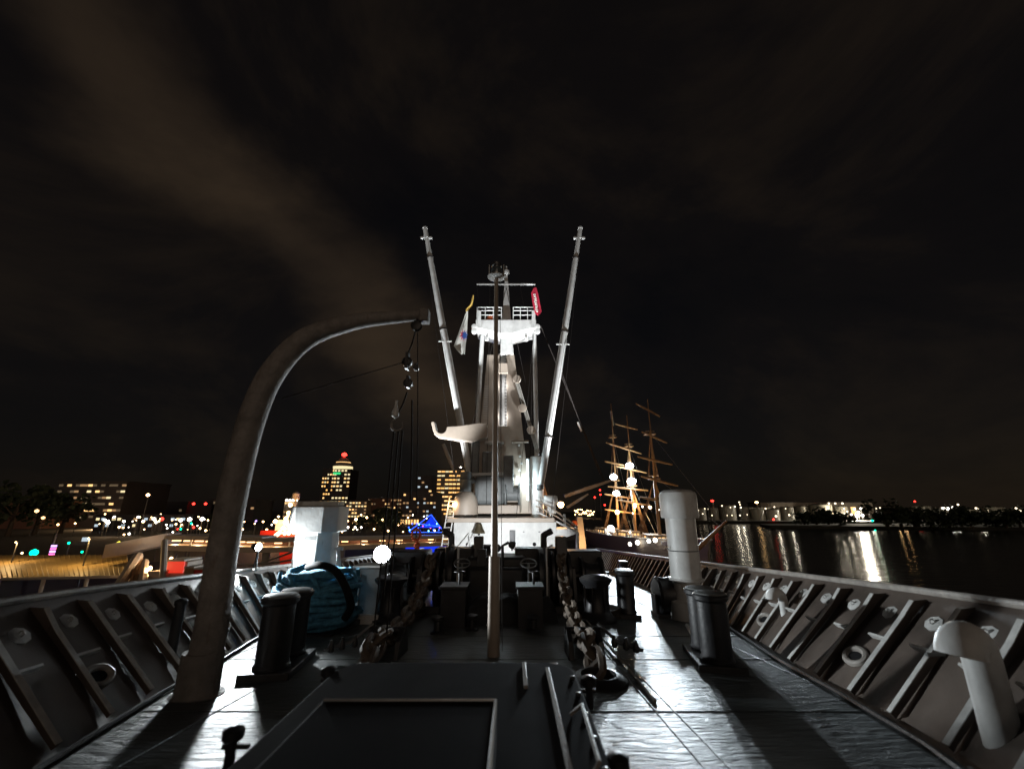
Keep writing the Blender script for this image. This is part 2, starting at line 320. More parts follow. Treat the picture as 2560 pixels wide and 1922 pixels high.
# --- gooseneck davit
FD = 6.7
t = thing('davit', 'tall rusty grey gooseneck davit curving over the deck beside the bulwark', 'davit', dk(-4.2, FD))
ctr = [(492, 1760), (530, 1560), (556, 1380), (590, 1200), (632, 1040), (683, 930), (765, 846), (880, 806), (980, 794), (1066, 788)]
rad = [.215, .21, .205, .203, .202, .198, .178, .14, .105, .085]
pts = [at(x, y, FD) for x, y in ctr]; base = dk(pts[0].x - .03, FD); pts[0] = base
m = MB(); m.tube(cr(pts, 6), lin(rad, 6), 20); obj('arm', m, 'davit_paint', t)
m = MB(); m.lathe(base + V((0, 0, -.05)), [(.33, 0), (.33, .06), (.265, .08), (.255, .5), (.25, .54), (.25, .58)], 28); obj('pedestal', m, 'davit_paint', t)
tip = pts[-1]
m = MB(); m.box(tip + V((-.03, 0, -.02)), (.16, .2, .24)); obj('head', m, 'davit_paint', t, bev=.02)
m = MB(); m.lathe(tip + V((-.16, -.05, -.2)), [(.03, 0), (.09, .01), (.07, .05), (.09, .09), (.03, .1)], 18, axis=(0, 1, 0)); obj('sheave', m, 'dark_paint', t)
m = MB(); m.tube([at(706, 995, FD - .1), at(900, 938, FD), at(1012, 905, FD + .3)], .008, 5); one('guy_wire', m, 'wire', 'thin wire stretched from the davit post to the hanging tackle', 'wire', origin=at(706, 995, FD - .1))
t = thing('tackle', 'dark tackle of blocks, hook and ropes hanging from the davit tip', 'tackle', at(1015, 940, FD + .3))
bl = [(1018, 905, .09, .2), (1020, 958, .08, .14), (1040, 920, .05, .07)]
for x, y, a_, h_ in bl:
    c = at(x, y, FD + .3); m = MB(); m.lathe(c + V((0, -.05, 0)), [(.02, 0), (a_ * .8, .005), (a_, .02), (a_, .08), (a_ * .8, .095), (.02, .1)], 16, axis=(0, 1, 0)); m.box(c + V((0, 0, .02)), (.05, .12, h_ * 1.5)); obj('block', m, 'dark_paint', t)
c = at(989, 1030, FD + .3)
m = MB(); m.lathe(c + V((0, 0, -.1)), [(.02, 0), (.055, .03), (.06, .1), (.035, .17), (.018, .24), (.018, .3)], 14); obj('swivel', m, 'white_paint', t)
c = at(993, 1062, FD + .3)
m = MB(); m.tube([c + V((math.cos(q) * .1, 0, math.sin(q) * .1)) for q in [R(a) for a in range(110, 400, 20)]], [.02] * 8 + [.018, .016, .014, .013, .012, .011, .01], 8); obj('hook', m, 'davit_paint', t)
top = tip + V((-.16, 0, -.25))
for a_, b_ in (((1018, 890), None), ((1044, 830), (1042, 1290)), ((1018, 980), (992, 1040)), ((1030, 1000), (1026, 1250)), ((985, 1075), (932, 1600)), ((1006, 1075), (966, 1590)), ((996, 1078), (958, 1500))):
    p = at(*a_, FD + .3); q = top if b_ is None else at(*b_, FD + .3 if b_[1] < 1400 else 8.3)
    m = MB(); m.tube([p, p.lerp(q, .5) + V((.01, 0, -.01)), q], .014 if a_[1] != 830 else .009, 6); obj('fall_rope', m, 'wire', t)
# --- square ventilator by the quay-side bulwark
def vent_square(loc, w_, d_, h_, label):
    t = thing('ventilator', label, 'ventilator', loc); x, y = w_ / 2, d_ / 2; ch = w_ * .27
    def ring8(x, y, ch): return [(-x + ch, -y), (x - ch, -y), (x, -y + ch), (x, y - ch), (x - ch, y), (-x + ch, y), (-x, y - ch), (-x, -y + ch)]
    def pr(x, y, ch, z0, z1):
        m = MB(); m.prism([loc + V((a, b, z0)) for a, b in ring8(x, y, ch)], (0, 0, z1 - z0)); return m
    obj('trunk', pr(x, y, ch, -.05, h_ - .75), 'white_paint', t, smooth=False, bev=.02)
    obj('flange', pr(x + .07, y + .07, ch, h_ * .42, h_ * .42 + .035), 'white_paint', t, smooth=False)
    hood = obj('hood', pr(x + .16, y + .16, ch, h_ - .85, h_ - .14), 'white_paint', t, smooth=False, bev=.03)
    obj('hood_top', pr(x + .05, y + .05, ch, h_ - .14, h_), 'white_paint', t, smooth=False, bev=.05)
    m = MB(); m.box(loc + V((.12, -y - .17, h_ - .98)), (.32, .03, .12)); obj('handle_plate', m, 'white_paint', t, smooth=False)
    return t
p = dk(-5.65, 13.1); v1 = vent_square(p, 1.08, 1.05, 3.1, 'big square white ventilator trunk with hood lit from one side, behind the blue rope')
m = MB(); m.tube([p + V((.62, .1, 1.75)), p + V((.72, .1, 1.2)), p + V((.82, .1, 0))], .05, 8); m.box(p + V((.6, .1, 1.78)), (.3, .08, .08)); obj('strut', m, 'white_paint', v1)
# --- round ventilator on the river side
p = dk(4.85, 12.9); t = thing('ventilator', 'round white mushroom ventilator beside the river side bulwark', 'ventilator', p)
m = MB(); m.lathe(p, [(.5, -.05), (.5, .45), (.36, .5), (.36, .95), (.46, .97), (.46, 1.02), (.41, 1.04), (.41, 2.75)], 32); obj('trunk', m, 'white_paint', t)
m = MB(); m.lathe(p, [(.42, 2.62), (.5, 2.62), (.52, 2.66), (.52, 3.24), (.49, 3.33), (.38, 3.4), (.02, 3.43)], 32); obj('hood', m, 'white_paint', t)
m = MB(); m.ring(p + V((0, 0, 1.75)), .415, .014, n=32, m=6); obj('band', m, 'steel', t)
m = MB(); m.tube([p + V((-.44, -.1, 1.78)), p + V((-.5, -.1, 1.82)), p + V((-.44, -.12, 1.86))], .012, 6); obj('latch', m, 'steel', t)
# --- bollard pairs
def bitts(loc, ang, sp, r, h, label, grp='mooring bitts on the foredeck', mt='dark_paint'):
    t = thing('bitts', label, 'bollard', loc, grp); u = V((math.cos(ang), math.sin(ang), 0)); sl = -.073 * math.sin(ang)
    m = MB(); m.box(loc + V((0, 0, .03)), (sp + r * 3, r * 3, .14), rot=(0, -math.atan(sl), ang)); obj('base_plate', m, mt, t, bev=.02)
    for s in (-1, 1):
        c = loc + u * (s * sp / 2) + V((0, 0, s * sp / 2 * sl)); m = MB()
        m.lathe(c, [(r * 1.12, 0), (r * 1.12, .14), (r, .18), (r, h - .12), (r * 1.16, h - .08), (r * 1.18, h - .02), (r * 1.1, h)], 28); po = obj('post', m, mt, t)
        m = MB(); m.lathe(c, [(r * 1.08, h + .001), (r * 1.02, h + .022), (r * .5, h + .035)], 28); obj('cap', m, 'grey_paint', po)
    return t
bitts(dk(-3.85, 8.1), R(100), .9, .245, 1.12, 'black double bollard in front of the blue rope coil')
bitts(dk(3.5, 8.5), R(78), .9, .245, 1.12, 'black double bollard nearest the river side bulwark, in front of the round ventilator')
bitts(dk(3.32, 13.7), R(80), .85, .23, 1.18, 'black double bollard standing alone on the wet shining deck strip')
bitts(dk(6.3, 26), R(80), .8, .22, .95, 'small distant black double bollard close to the river side bulwark')
bitts(dk(-5.9, 19), R(95), .8, .22, .95, 'black double bollard near the glaring floodlight on the quay side')
# --- blue mooring rope heap with black hose
p = dk(-4.82, 11.6)
t = thing('rope_coil', 'huge heap of coiled blue mooring rope beside the square ventilator', 'rope', p)
rnd = random.Random(4)
for k in range(14):
    z = .12 + k * .09; prof = .9 - .06 * math.cos(k * 1.7) - (max(0, k - 9) / 6) ** 2 * .55
    m = MB(); pp = []; ph = rnd.random() * 6
    for i in range(36):
        q = 2 * math.pi * i / 36; rr = prof * (1 + .05 * math.sin(3 * q + ph) + .035 * rnd.uniform(-1, 1))
        pp.append(p + V((rr * math.cos(q) + .04 * math.sin(k), rr * .95 * math.sin(q), z + .05 * math.sin(2 * q + ph) + .02 * rnd.uniform(-1, 1))))
    m.tube(pp + [pp[0]], .062, 7, cap=False); obj('rope_turn', m, 'rope_blue', t)
    if k % 2 == 0:
        m = MB(); pp = [p + V((prof * .8 * math.cos(q), prof * .78 * math.sin(q), z + .04 * math.sin(q * 3))) for q in [2 * math.pi * i / 24 for i in range(24)]]
        m.tube(pp + [pp[0]], .075, 6, cap=False); obj('rope_turn', m, 'rope_blue', t)
m = MB(); m.lathe(p, [(.62, .1), (.62, 1.2), (.4, 1.3), (.05, 1.34)], 20); obj('core_drum', m, 'rope_blue', t)
for k in range(9):                          # loose turns hanging over the side
    q0 = R(-150 + 34 * k); pp = [p + V((math.cos(q0 + i * .13) * (.89 + .05 * math.sin(i)), math.sin(q0 + i * .13) * .87, 1.3 - .16 * i + .03 * math.sin(i * 2))) for i in range(7)]
    m = MB(); m.tube(cr(pp, 3), .05, 6); obj('loose_rope', m, 'rope_blue', t)
m = MB(); m.box(p + V((0, 0, .03)), (1.9, 1.7, .1)); m.box(p + V((.2, -.95, .02)), (1.3, .16, .2)); obj('pallet', m, 'dark_paint', t)
hp = [(770, 1418, 11.2), (800, 1412, 10.7), (835, 1424, 10.45), (858, 1455, 10.4), (872, 1490, 10.45), (876, 1520, 10.6), (862, 1545, 10.7)]
m = MB(); m.tube(cr([at(*q) for q in hp], 6), .085, 12); one('hose', m, 'black_rubber', 'thick black hose slung over the blue rope heap', 'hose', origin=at(*hp[0]))
# --- grey locker with pale kerb
p = dk(-4.05, 12.95); t = thing('locker', 'grey upright steel locker between blue rope and floodlight', 'locker', p)
m = MB(); m.box(p + V((0, .3, .64)), (.74, .7, 1.3)); obj('body', m, 'grey_paint', t, bev=.02)
m = MB(); m.box(p + V((0, .3, 1.32)), (.82, .78, .06)); obj('lid', m, 'white_paint', t, bev=.015)
m = MB(); m.box(p + V((-.2, -.075, .7)), (.06, .05, .9)); obj('door_edge', m, 'white_paint', t, bev=.01)
m = MB(); m.box(dk(-3.95, 12.2) + V((0, 0, .1)), (1.05, .16, .22)); one('kerb_bar', m, 'white_paint', 'low pale painted bar on the deck in front of the grey locker', 'kerb', bev=.02)
# --- small white mushroom vent, tall grey drum
p = dk(-3.72, 14.3); t = thing('mushroom_vent', 'small white mushroom vent on the deck by the floodlight', 'ventilator', p)
m = MB(); m.lathe(p, [(.2, -.03), (.2, .05), (.1, .1), (.1, .72)], 20); obj('pipe', m, 'white_paint', t)
m = MB(); m.lathe(p, [(.12, .68), (.2, .69), (.21, .74), (.2, .86), (.13, .95), (.02, .98)], 20); obj('cap', m, 'white_paint', t)
p = dk(-3.75, 17.0); t = thing('rope_reel', 'tall rounded grey rope reel behind the white mushroom vent', 'reel', p)
m = MB(); m.lathe(p + V((-.5, 0, .85)), [(.8, 0), (.8, .05), (.42, .06), (.42, .94), (.8, .95), (.8, 1.0)], 28, axis=(1, 0, 0)); obj('drum', m, 'grey_paint', t)
for s in (-.55, .55):
    m = MB(); m.prism([p + V((s, -.5, -.05)), p + V((s, .5, -.03)), p + V((s, .12, .95)), p + V((s, -.12, .95))], (.05, 0, 0)); obj('stand', m, 'white_paint', t)
# --- black covered reel and small stool on the river side
p = dk(4.35, 13.3); t = thing('covered_reel', 'black covered rope reel left of the round ventilator', 'reel', p)
m = MB(); m.lathe(p + V((-.28, 0, .55)), [(.2, 0), (.46, .02), (.5, .08), (.46, .28), (.5, .5), (.46, .54), (.2, .56)], 24, axis=(1, 0, 0)); obj('drum', m, 'dark_paint', t)
m = MB(); m.box(p + V((0, 0, .05)), (.7, .75, .14)); m.box(p + V((-.32, 0, .3)), (.05, .4, .6)); m.box(p + V((.32, 0, .3)), (.05, .4, .6)); obj('stand', m, 'dark_paint', t, bev=.01)
p = dk(4.3, 22); t = thing('stool', 'small dark four-legged bench on the wet deck near the windlass', 'bench', p)
m = MB(); m.box(p + V((0, 0, .62)), (.62, .34, .06)); obj('seat', m, 'dark_paint', t, bev=.01)
for sx in (-.26, .26):
    for sy in (-.13, .13): m = MB(); m.tube([p + V((sx, sy, .6)), p + V((sx * 1.1, sy * 1.1, -.02))], .022, 6); obj('leg', m, 'dark_paint', t)
# --- gooseneck vents by the bulwark
def goose(loc, h, r, rr, side, label, grp):
    t = thing('gooseneck_vent', label, 'vent pipe', loc, grp)
    pts = [loc + V((0, 0, -.05)), loc + V((0, 0, h * .5)), loc + V((0, 0, h))]
    for a in range(20, 200, 20): pts.append(loc + V((side * (rr - rr * math.cos(R(a))), -.25 * (rr - rr * math.cos(R(a))), h + rr * math.sin(R(a)))))
    m = MB(); m.tube(pts, [r] * 4 + [r * 1.04, r * 1.1, r * 1.16, r * 1.2, r * 1.24, r * 1.26, r * 1.28, r * 1.28][:len(pts) - 4], 20); obj('pipe', m, 'white_paint', t)
    m = MB(); m.lathe(loc, [(r * 1.7, -.04), (r * 1.7, .04), (r * 1.05, .06)], 20); obj('foot_flange', m, 'grey_paint', t)
    e = pts[-1]; m = MB(); m.tube([e + V((side * r * 1.2, -.02, .02)), e + V((side * r * 2.6, -.06, .03))], .016, 6); obj('lever', m, 'grey_paint', t)
    return t
goose(dk(4.46, 4.62), .93, .145, .12, -1, 'large pale gooseneck vent pipe at the near end of the river bulwark', 'gooseneck vents')
goose(dk(5.6, 9.7), .84, .085, .14, -1, 'smaller pale gooseneck vent pipe halfway along the river bulwark', 'gooseneck vents')
# --- hatch in front of the camera
za = zd(4.2) + .74
t = thing('hatch', 'dark raised steel hatch with rounded corners in front of the viewer', 'hatch', V((CX, 3.6, zd(3.6))))
def rrect(x0, x1, y0, y1, r, n=5):
    o = []
    for cx_, cy_, a0 in ((x1 - r, y1 - r, 0), (x0 + r, y1 - r, 90), (x0 + r, y0 + r, 180), (x1 - r, y0 + r, 270)):
        for k in range(n + 1): q = R(a0 + 90 * k / n); o.append((cx_ + r * math.cos(q), cy_ + r * math.sin(q)))
    return o
m = MB(); m.prism([V((x, y, zd(y) - .05)) for x, y in rrect(-1.62, .52, 1.2, 4.85, .25)], (0, 0, .7)); obj('coaming', m, 'dark_paint', t, bev=.01)
m = MB(); m.prism([V((x, y, za - .07)) for x, y in rrect(-1.7, .6, 1.1, 4.92, .28)], (0, 0, .07)); obj('cover', m, 'hatch_paint', t, bev=.018)
for x0, y0, y1 in ((.34, 3.0, 4.7), (.12, 4.25, 4.85)):
    m = MB(); m.box(V((x0, (y0 + y1) / 2, za + .012)), (.035, y1 - y0, .03)); obj('cleat_bar', m, 'rail_paint', t, bev=.006)
m = MB(); m.tube([V((.42, 2.9, za + .01)), V((.5, 2.95, za + .09)), V((.52, 3.7, za + .09)), V((.44, 3.75, za + .01))], .013, 8); obj('grab_rail', m, 'rail_paint', t)
for x, y in ((-1.78, 4.75), (-1.95, 3.55), (.66, 3.2), (.7, 4.5)):
    m = MB(); c = V((x, y, za - .12)); m.tube([c + V((0, 0, -.12)), c + V((0, 0, .07))], .035, 10); m.lathe(c + V((0, 0, .05)), [(.05, 0), (.07, .02), (.07, .07), (.03, .09)], 14); m.tube([c + V((.12 if x < 0 else -.12, 0, .02)), c + V((-.06 if x < 0 else .06, 0, .02))], .018, 6); obj('dog_bolt', m, 'dark_paint', t)
p = V((-.68, 2.5, za + .13))
t = thing('box_lid', 'flat black box lid with bright edge strip lying on the hatch', 'lid', p - V((0, 0, .13)))
m = MB(); m.box(p, (1.16, 1.62, .26)); obj('body', m, 'hatch_paint', t, bev=.015)
m = MB(); m.tube([p + V((-.57, .81, .13)), p + V((.57, .81, .13)), p + V((.57, -.8, .13))], .011, 6); obj('edge_strip', m, 'steel', t)  # thin steel strip along two top edges
# --- pole with lamp
p = dk(-.34, 8.85); t = thing('lamp_pole', 'slim white pole with round lantern and disc at its top, midships', 'pole', p)
top = at(1241, 694, 8.85)
m = MB(); m.tube([p, p + V((0, 0, 1.7))], [.115, .105], 16); obj('foot_tube', m, 'buff_shade_paint', t)
m = MB(); m.tube([p + V((0, 0, 1.68)), p.lerp(top, .5), top], [.068, .056, .045], 16); obj('tube', m, 'buff_shade_paint', t)
m = MB(); m.lathe(top, [(.05, -.02), (.2, .0), (.205, .02), (.05, .03)], 26); obj('disc', m, 'white_paint', t)
m = MB(); m.lathe(top, [(.06, .02), (.1, .05), (.11, .09), (.115, .25), (.1, .27), (.12, .29), (.115, .36), (.05, .39)], 20); la = obj('lantern', m, 'steel', t)
m = MB(); m.lathe(top, [(.117, .1), (.122, .13), (.122, .2), (.117, .24)], 20); obj('lens', m, 'glass', la)
for s in (-1, 1): m = MB(); m.tube([top + V((s * .17, 0, .02)), top + V((s * .17, 0, .34))], .014, 6); obj('guard_rod', m, 'white_paint', t)
m = MB(); m.tube([p + V((.16, .1, .05)), top + V((.08, .1, -.1))], .006, 4); obj('halyard', m, 'wire', t)
# --- windlass
FW = 14.9; zw = zd(FW); p = V((CX, FW, zw))
t = thing('windlass', 'massive black anchor windlass with drums across the middle of the foredeck', 'windlass', p)
def wl(name, m, mt='dark_paint', bev=.0): return obj(name, m, mt, t, bev=bev)
m = MB(); m.box(p + V((0, 0, .05)), (6.3, 2.2, .3), rot=(R(-4), 0, 0)); wl('bed_plate', m, bev=.03)
m = MB(); m.tube([p + V((-3.4, 0, .95)), p + V((3.4, 0, .95))], .12, 16); wl('main_shaft', m)
for s in (-1, 1):
    c = p + V((s * 2.05, 0, .95))
    m = MB(); m.lathe(c + V((-.3, 0, 0)), [(.75, 0), (.75, .08), (.52, .14), (.42, .3), (.52, .46), (.75, .52), (.75, .6)], 28, axis=(1, 0, 0)); wl('chain_wheel', m)
    m = MB(); m.lathe(c + V((s * -.62 - .08, 0, 0)), [(.82, 0), (.82, .16)], 32, axis=(1, 0, 0)); wl('brake_band', m)
    m = MB(); m.lathe(c + V((s * 1.0 - .35 if s > 0 else s * 1.0 - .35, 0, .02)), [(.56, 0), (.56, .06), (.4, .14), (.34, .35), (.4, .58), (.56, .64), (.56, .7)], 26, axis=(1, 0, 0)); wl('warping_drum', m)
    for dx in (-.42, .42):
        m = MB(); m.prism([c + V((dx - .06, -.55, -.9)), c + V((dx - .06, .55, -.9)), c + V((dx - .06, .22, .25)), c + V((dx - .06, -.22, .25))], (.12, 0, 0)); wl('bearing_stand', m, bev=.015)
    x_ = p.x + (-.62 if s < 0 else 2.05)
    m = MB(); m.prism([V((x_ - .12, FW - .5, zw + .2)), V((x_ - .12, FW + .4, zw + .2)), V((x_ - .12, FW + .25, zw + 2.15)), V((x_ - .12, FW - .15, zw + 2.15))], (.3 if s < 0 else .36, 0, 0)); wl('gear_guard', m, bev=.03)
    q = p + V((s * 1.0, -1.1, 0)); m = MB(); m.tube([q, q + V((0, 0, 1.45))], .035, 10); m.ring(q + V((0, 0, 1.45)), .24, .022, axis=(0, -.5, 1), n=24); m.tube([q + V((-.24, 0, 1.45)), q + V((.24, 0, 1.45))], .014, 6); wl('brake_handwheel', m, 'grey_paint')
    m = MB(); m.tube([q + V((s * .5, .2, .2)), q + V((s * .5, .1, 1.9))], .03, 8); wl('clutch_lever', m)
m = MB(); m.box(p + V((0, .3, .75)), (1.9, 1.5, 1.6)); m.box(p + V((0, -.55, .7)), (1.7, .8, 1.2)); wl('gear_case', m, bev=.1)
for s in (-1, 1):
    m = MB(); m.box(p + V((s * 1.35, .75, .95)), (1.5, .9, 1.6)); m.box(p + V((s * 2.9, .7, .9)), (1.2, .9, 1.55)); m.tube([p + V((s * 1.6, .8, 1.6)), p + V((s * 1.6, .8, 2.15)), p + V((s * 1.9, .7, 2.3))], .12, 10); wl('motor_housing', m, bev=.12)
m = MB(); m.lathe(p + V((-.9, .6, 1.5)), [(.1, 0), (.34, .02), (.36, .1), (.36, .7), (.34, .78), (.1, .8)], 22, axis=(1, 0, 0)); wl('motor', m)
m = MB(); m.tube([p + V((.2, -.5, 1.0)), p + V((.2, -.55, 1.9)), p + V((.4, -.5, 2.0))], .05, 8); m.box(p + V((-.45, -.5, 1.55)), (.28, .2, .5)); wl('control_column', m, bev=.01)
for s, x in ((-1, -1.15), (1, 1.55)): m = MB(); m.tube([p + V((x, -.9, .3)), p + V((x, -.9, 1.85)), p + V((x + .2 * s, -.9, 1.95))], .035, 8); wl('steam_pipe', m, 'white_paint')
# --- anchor chains and stoppers
link = MB(); L_, W_, r_ = .36, .2, .062; pp = []
for i in range(14):
    q = 2 * math.pi * i / 14; pp.append(V((W_ * math.cos(q) * (.72 if abs(math.sin(q)) < .5 else .8), 0, (L_ - W_) * (1 if math.sin(q) > 0 else -1) * min(1, abs(math.sin(q)) * 2.2) + W_ * math.sin(q) * .7)))
link.tube(pp + [pp[0]], r_, 6, cap=False); link.tube([V((-W_ * .7, 0, 0)), V((W_ * .7, 0, 0))], r_ * .8, 6)
lmesh = None
for s, lab in ((-1, 'rusty anchor chain of heavy links running forward on the quay side of the pole'), (1, 'rusty anchor chain of heavy links running forward on the river side of the pole')):
    path = cr([p + V((s * 2.05, .3, 1.55)), p + V((s * 2.05, -.35, 1.5)), p + V((s * 2.0, -1.2, 1.12)), V((CX + s * 1.92, 12.3, zd(12.3) + .72)), V((CX + s * 1.86, 10.9, zd(10.9) + .42)), V((CX + s * 1.82, 9.4, zd(9.4) + .3)), V((CX + s * 1.8, 8.2, zd(8.2) + .34)), V((CX + s * 1.78, 7.3, zd(7.3) + .05))], 40)
    t2 = thing('anchor_chain', lab, 'chain', path[0] - V((0, 0, .2)), 'anchor chains')
    acc = 0; k = 0
    for a_, b_ in zip(path, path[1:]):
        acc += (b_ - a_).length
        if acc >= .44:
            acc = 0; d = (b_ - a_).normalized()
            if lmesh is None:
                o = obj('link', link, 'chain_iron', t2); lmesh = o.data
                for v_ in lmesh.vertices: v_.co += wloc(t2)
            else:
                o = bpy.data.objects.new('link', lmesh); col.objects.link(o); o.parent = t2
            o.location = a_ - wloc(t2); o.rotation_euler = (d.to_track_quat('Z', 'Y').to_matrix() @ Matrix.Rotation(R(45 + 90 * (k % 2) + random.uniform(-12, 12)), 3, 'Z')).to_euler(); k += 1
    c = dk(CX + s * 1.82, 8.9)
    t3 = thing('chain_stopper', 'black chain stopper with lever clamped over the ' + ('quay' if s < 0 else 'river') + ' side anchor chain', 'chain stopper', c, 'chain stoppers')
    for dx in (-.27, .27): m = MB(); m.prism([c + V((dx - .05, -.4, -.04)), c + V((dx - .05, .4, -.04)), c + V((dx - .05, .25, .36)), c + V((dx - .05, .05, .46)), c + V((dx - .05, -.28, .3))], (.1, 0, 0)); obj('cheek', m, 'dark_paint', t3, bev=.015)
    m = MB(); m.tube([c + V((-.34, .05, .4)), c + V((.34, .05, .4))], .06, 12); obj('hinge_pin', m, 'dark_paint', t3)
    m = MB(); m.tube([c + V((s * .3, .1, .5)), c + V((s * .62, -.15, .25)), c + V((s * .95, -.5, .22))], .03, 8); obj('screw_rod', m, 'steel', t3)
    for kx in (.55, .72, .86):
        m = MB(); m.lathe(c + V((s * kx, -.1 - (kx - .55), .16)), [(.03, 0), (.055, .02), (.055, .1), (.035, .14), (.02, .2)], 12); obj('screw_nut', m, 'dark_paint', t3)
    m = MB(); m.lathe(dk(CX + s * 1.78, 7.25), [(.42, -.02), (.42, .05), (.3, .12), (.26, .12), (.24, -.02)], 24); one('chain_pipe', m, 'dark_paint', 'raised black rim of the ' + ('quay' if s < 0 else 'river') + ' side chain pipe in the deck', 'deck pipe')
for s, lab in ((-1, 'black vertical warping capstan at the quay side of the windlass'), (1, 'black vertical warping capstan at the river side of the windlass')):
    c = dk(CX + s * 2.75, 12.5); t3 = thing('warping_capstan', lab, 'capstan', c, 'warping capstans')
    m = MB(); m.lathe(c, [(.5, -.04), (.5, .1), (.42, .14), (.32, .3), (.26, .6), (.3, .85), (.42, .98), (.44, 1.05), (.3, 1.12), (.05, 1.15)], 26); obj('barrel', m, 'dark_paint', t3)
    for k in range(6): q = R(60 * k); m = MB(); m.box(c + V((.3 * math.cos(q), .3 * math.sin(q), .55)), (.07, .05, .62), rot=(0, 0, q)); obj('whelp', m, 'dark_paint', t3, bev=.01)
    c = dk(CX + s * .95, 11.9); m = MB(); m.box(c + V((0, 0, .42)), (.62, .7, .92)); m.box(c + V((0, 0, .92)), (.7, .78, .07)); m.tube([c + V((.1, 0, .9)), c + V((.1, 0, 1.25))], .03, 8); m.ring(c + V((.1, 0, 1.25)), .13, .016, n=18); one('valve_box', m, 'dark_paint', 'black valve box with handwheel on the ' + ('quay' if s < 0 else 'river') + ' side of the pole', 'box', bev=.03)
# --- deck hose / pipe, scattered small gear
m = MB(); m.tube([dk(1.92, 12.5) + V((0, 0, .07)), dk(1.9, 9.5) + V((0, 0, .05)), dk(1.84, 6.4) + V((0, 0, .02))], .022, 8); one('deck_pipe', m, 'rope_pale', 'pale straight pipe lying along the wet deck strip', 'pipe', origin=dk(1.92, 12.5))
m = MB(); m.tube([dk(4.3, 11.7) + V((0, 0, .04)), dk(3.62, 9.25) + V((0, 0, .04))], .05, 6); one('lit_edge_bar', m, 'white_paint', 'white bar standing for the lit base plate edge between nearest bollard and round ventilator', 'bar')  # stands for the lit edge of the bollard base plate
for i, (x, F, h) in enumerate(((-1.7, 10.9, .26), (-.95, 11.3, .24), (.5, 11.2, .25))):
    c = dk(x, F); m = MB(); m.lathe(c, [(.16, -.02), (.16, .04), (.09, .07), (.08, h), (.14, h + .03), (.14, h + .09), (.04, h + .12)], 16); one('deck_vent', m, 'dark_paint', ['low black deck vent nearest the quay side chain', 'low black deck vent halfway between chain and pole', 'low black deck vent on the river side of the pole'][i], 'vent')
c = dk(-5.35, 7.6) ; m = MB(); m.tube([c, c + V((0, 0, 1.0))], .075, 12); m.lathe(c + V((0, 0, 1.0)), [(.09, 0), (.09, .06), (.03, .09)], 14); m.lathe(c, [(.16, -.02), (.16, .04)], 14); one('fairlead_post', m, 'dark_paint', 'short black post standing between davit foot and bulwark', 'post')
def coil(x, F, r_, n, rr, mt, label):
    c = dk(x, F); t = thing('rope_coil', label, 'rope', c, 'loose rope coils'); rn = random.Random(int(x * 10) + 77)
    for k in range(n):
        pp = [c + V(((r_ - .035 * (k % 3)) * math.cos(q) * (1 + rn.uniform(-.05, .05)), (r_ - .035 * (k % 3)) * math.sin(q) * (1 + rn.uniform(-.05, .05)), .04 + rr * 1.5 * (k // 2) + rn.uniform(-.012, .012))) for q in [2 * math.pi * i / 20 for i in range(20)]]
        m = MB(); m.tube(pp + [pp[0]], rr, 6, cap=False); obj('rope_turn', m, mt, t)
mat('rope_dark', (.07, .06, .05), .9, var=.5, scale=14, bump=.6, bscale=60, spec=.1)
coil(-3.0, 13.3, .5, 10, .04, 'rope_dark', 'dark rope coil added as shade at the quay side end of the windlass')  # dark coils added to block lamp light and darken the deck
coil(2.55, 13.2, .45, 8, .04, 'rope_dark', 'dark rope coil added as shade at the river side end of the windlass')
def tarp(x, F, w_, d_, h, label, seed):
    m = MB(); c = dk(x, F); n = 14; vs = []; fs = []
    for i in range(n + 1):
        for j in range(n + 1):
            u, v_ = i / n * 2 - 1, j / n * 2 - 1; k = max(0, 1 - max(abs(u), abs(v_)) ** 3); z = h * k ** .45 * (.8 + .3 * noise.noise(V((u * 2 + seed, v_ * 2, seed)))) + .03 * noise.noise(V((u * 7, v_ * 7, seed)))
            vs.append(c + V((u * w_ / 2 * (1 + .06 * noise.noise(V((v_ * 3, seed, 0)))), v_ * d_ / 2, max(-.03, z - .04))))
    for i in range(n):
        for j in range(n): a_ = i * (n + 1) + j; fs.append((a_, a_ + n + 1, a_ + n + 2, a_ + 1))
    m.add(vs, fs); one('tarpaulin', m, 'tarp_cloth', label, 'tarpaulin')
mat('tarp_cloth', (.03, .032, .034), .75, var=.4, scale=3, bump=.3, bscale=12, spec=.25)
tarp(-.35, 12.6, 1.8, 1.3, .85, 'dark tarpaulin added to shade the deck just in front of the windlass', 3.1)  # dark heaps added to block lamp light over the middle deck
tarp(-1.5, 12.9, 1.0, .9, .7, 'small dark tarpaulin heap added as shade beside the quay side chain', 5.7)
tarp(.75, 12.8, .95, .9, .7, 'small dark tarpaulin heap added as shade beside the river side chain', 8.2)
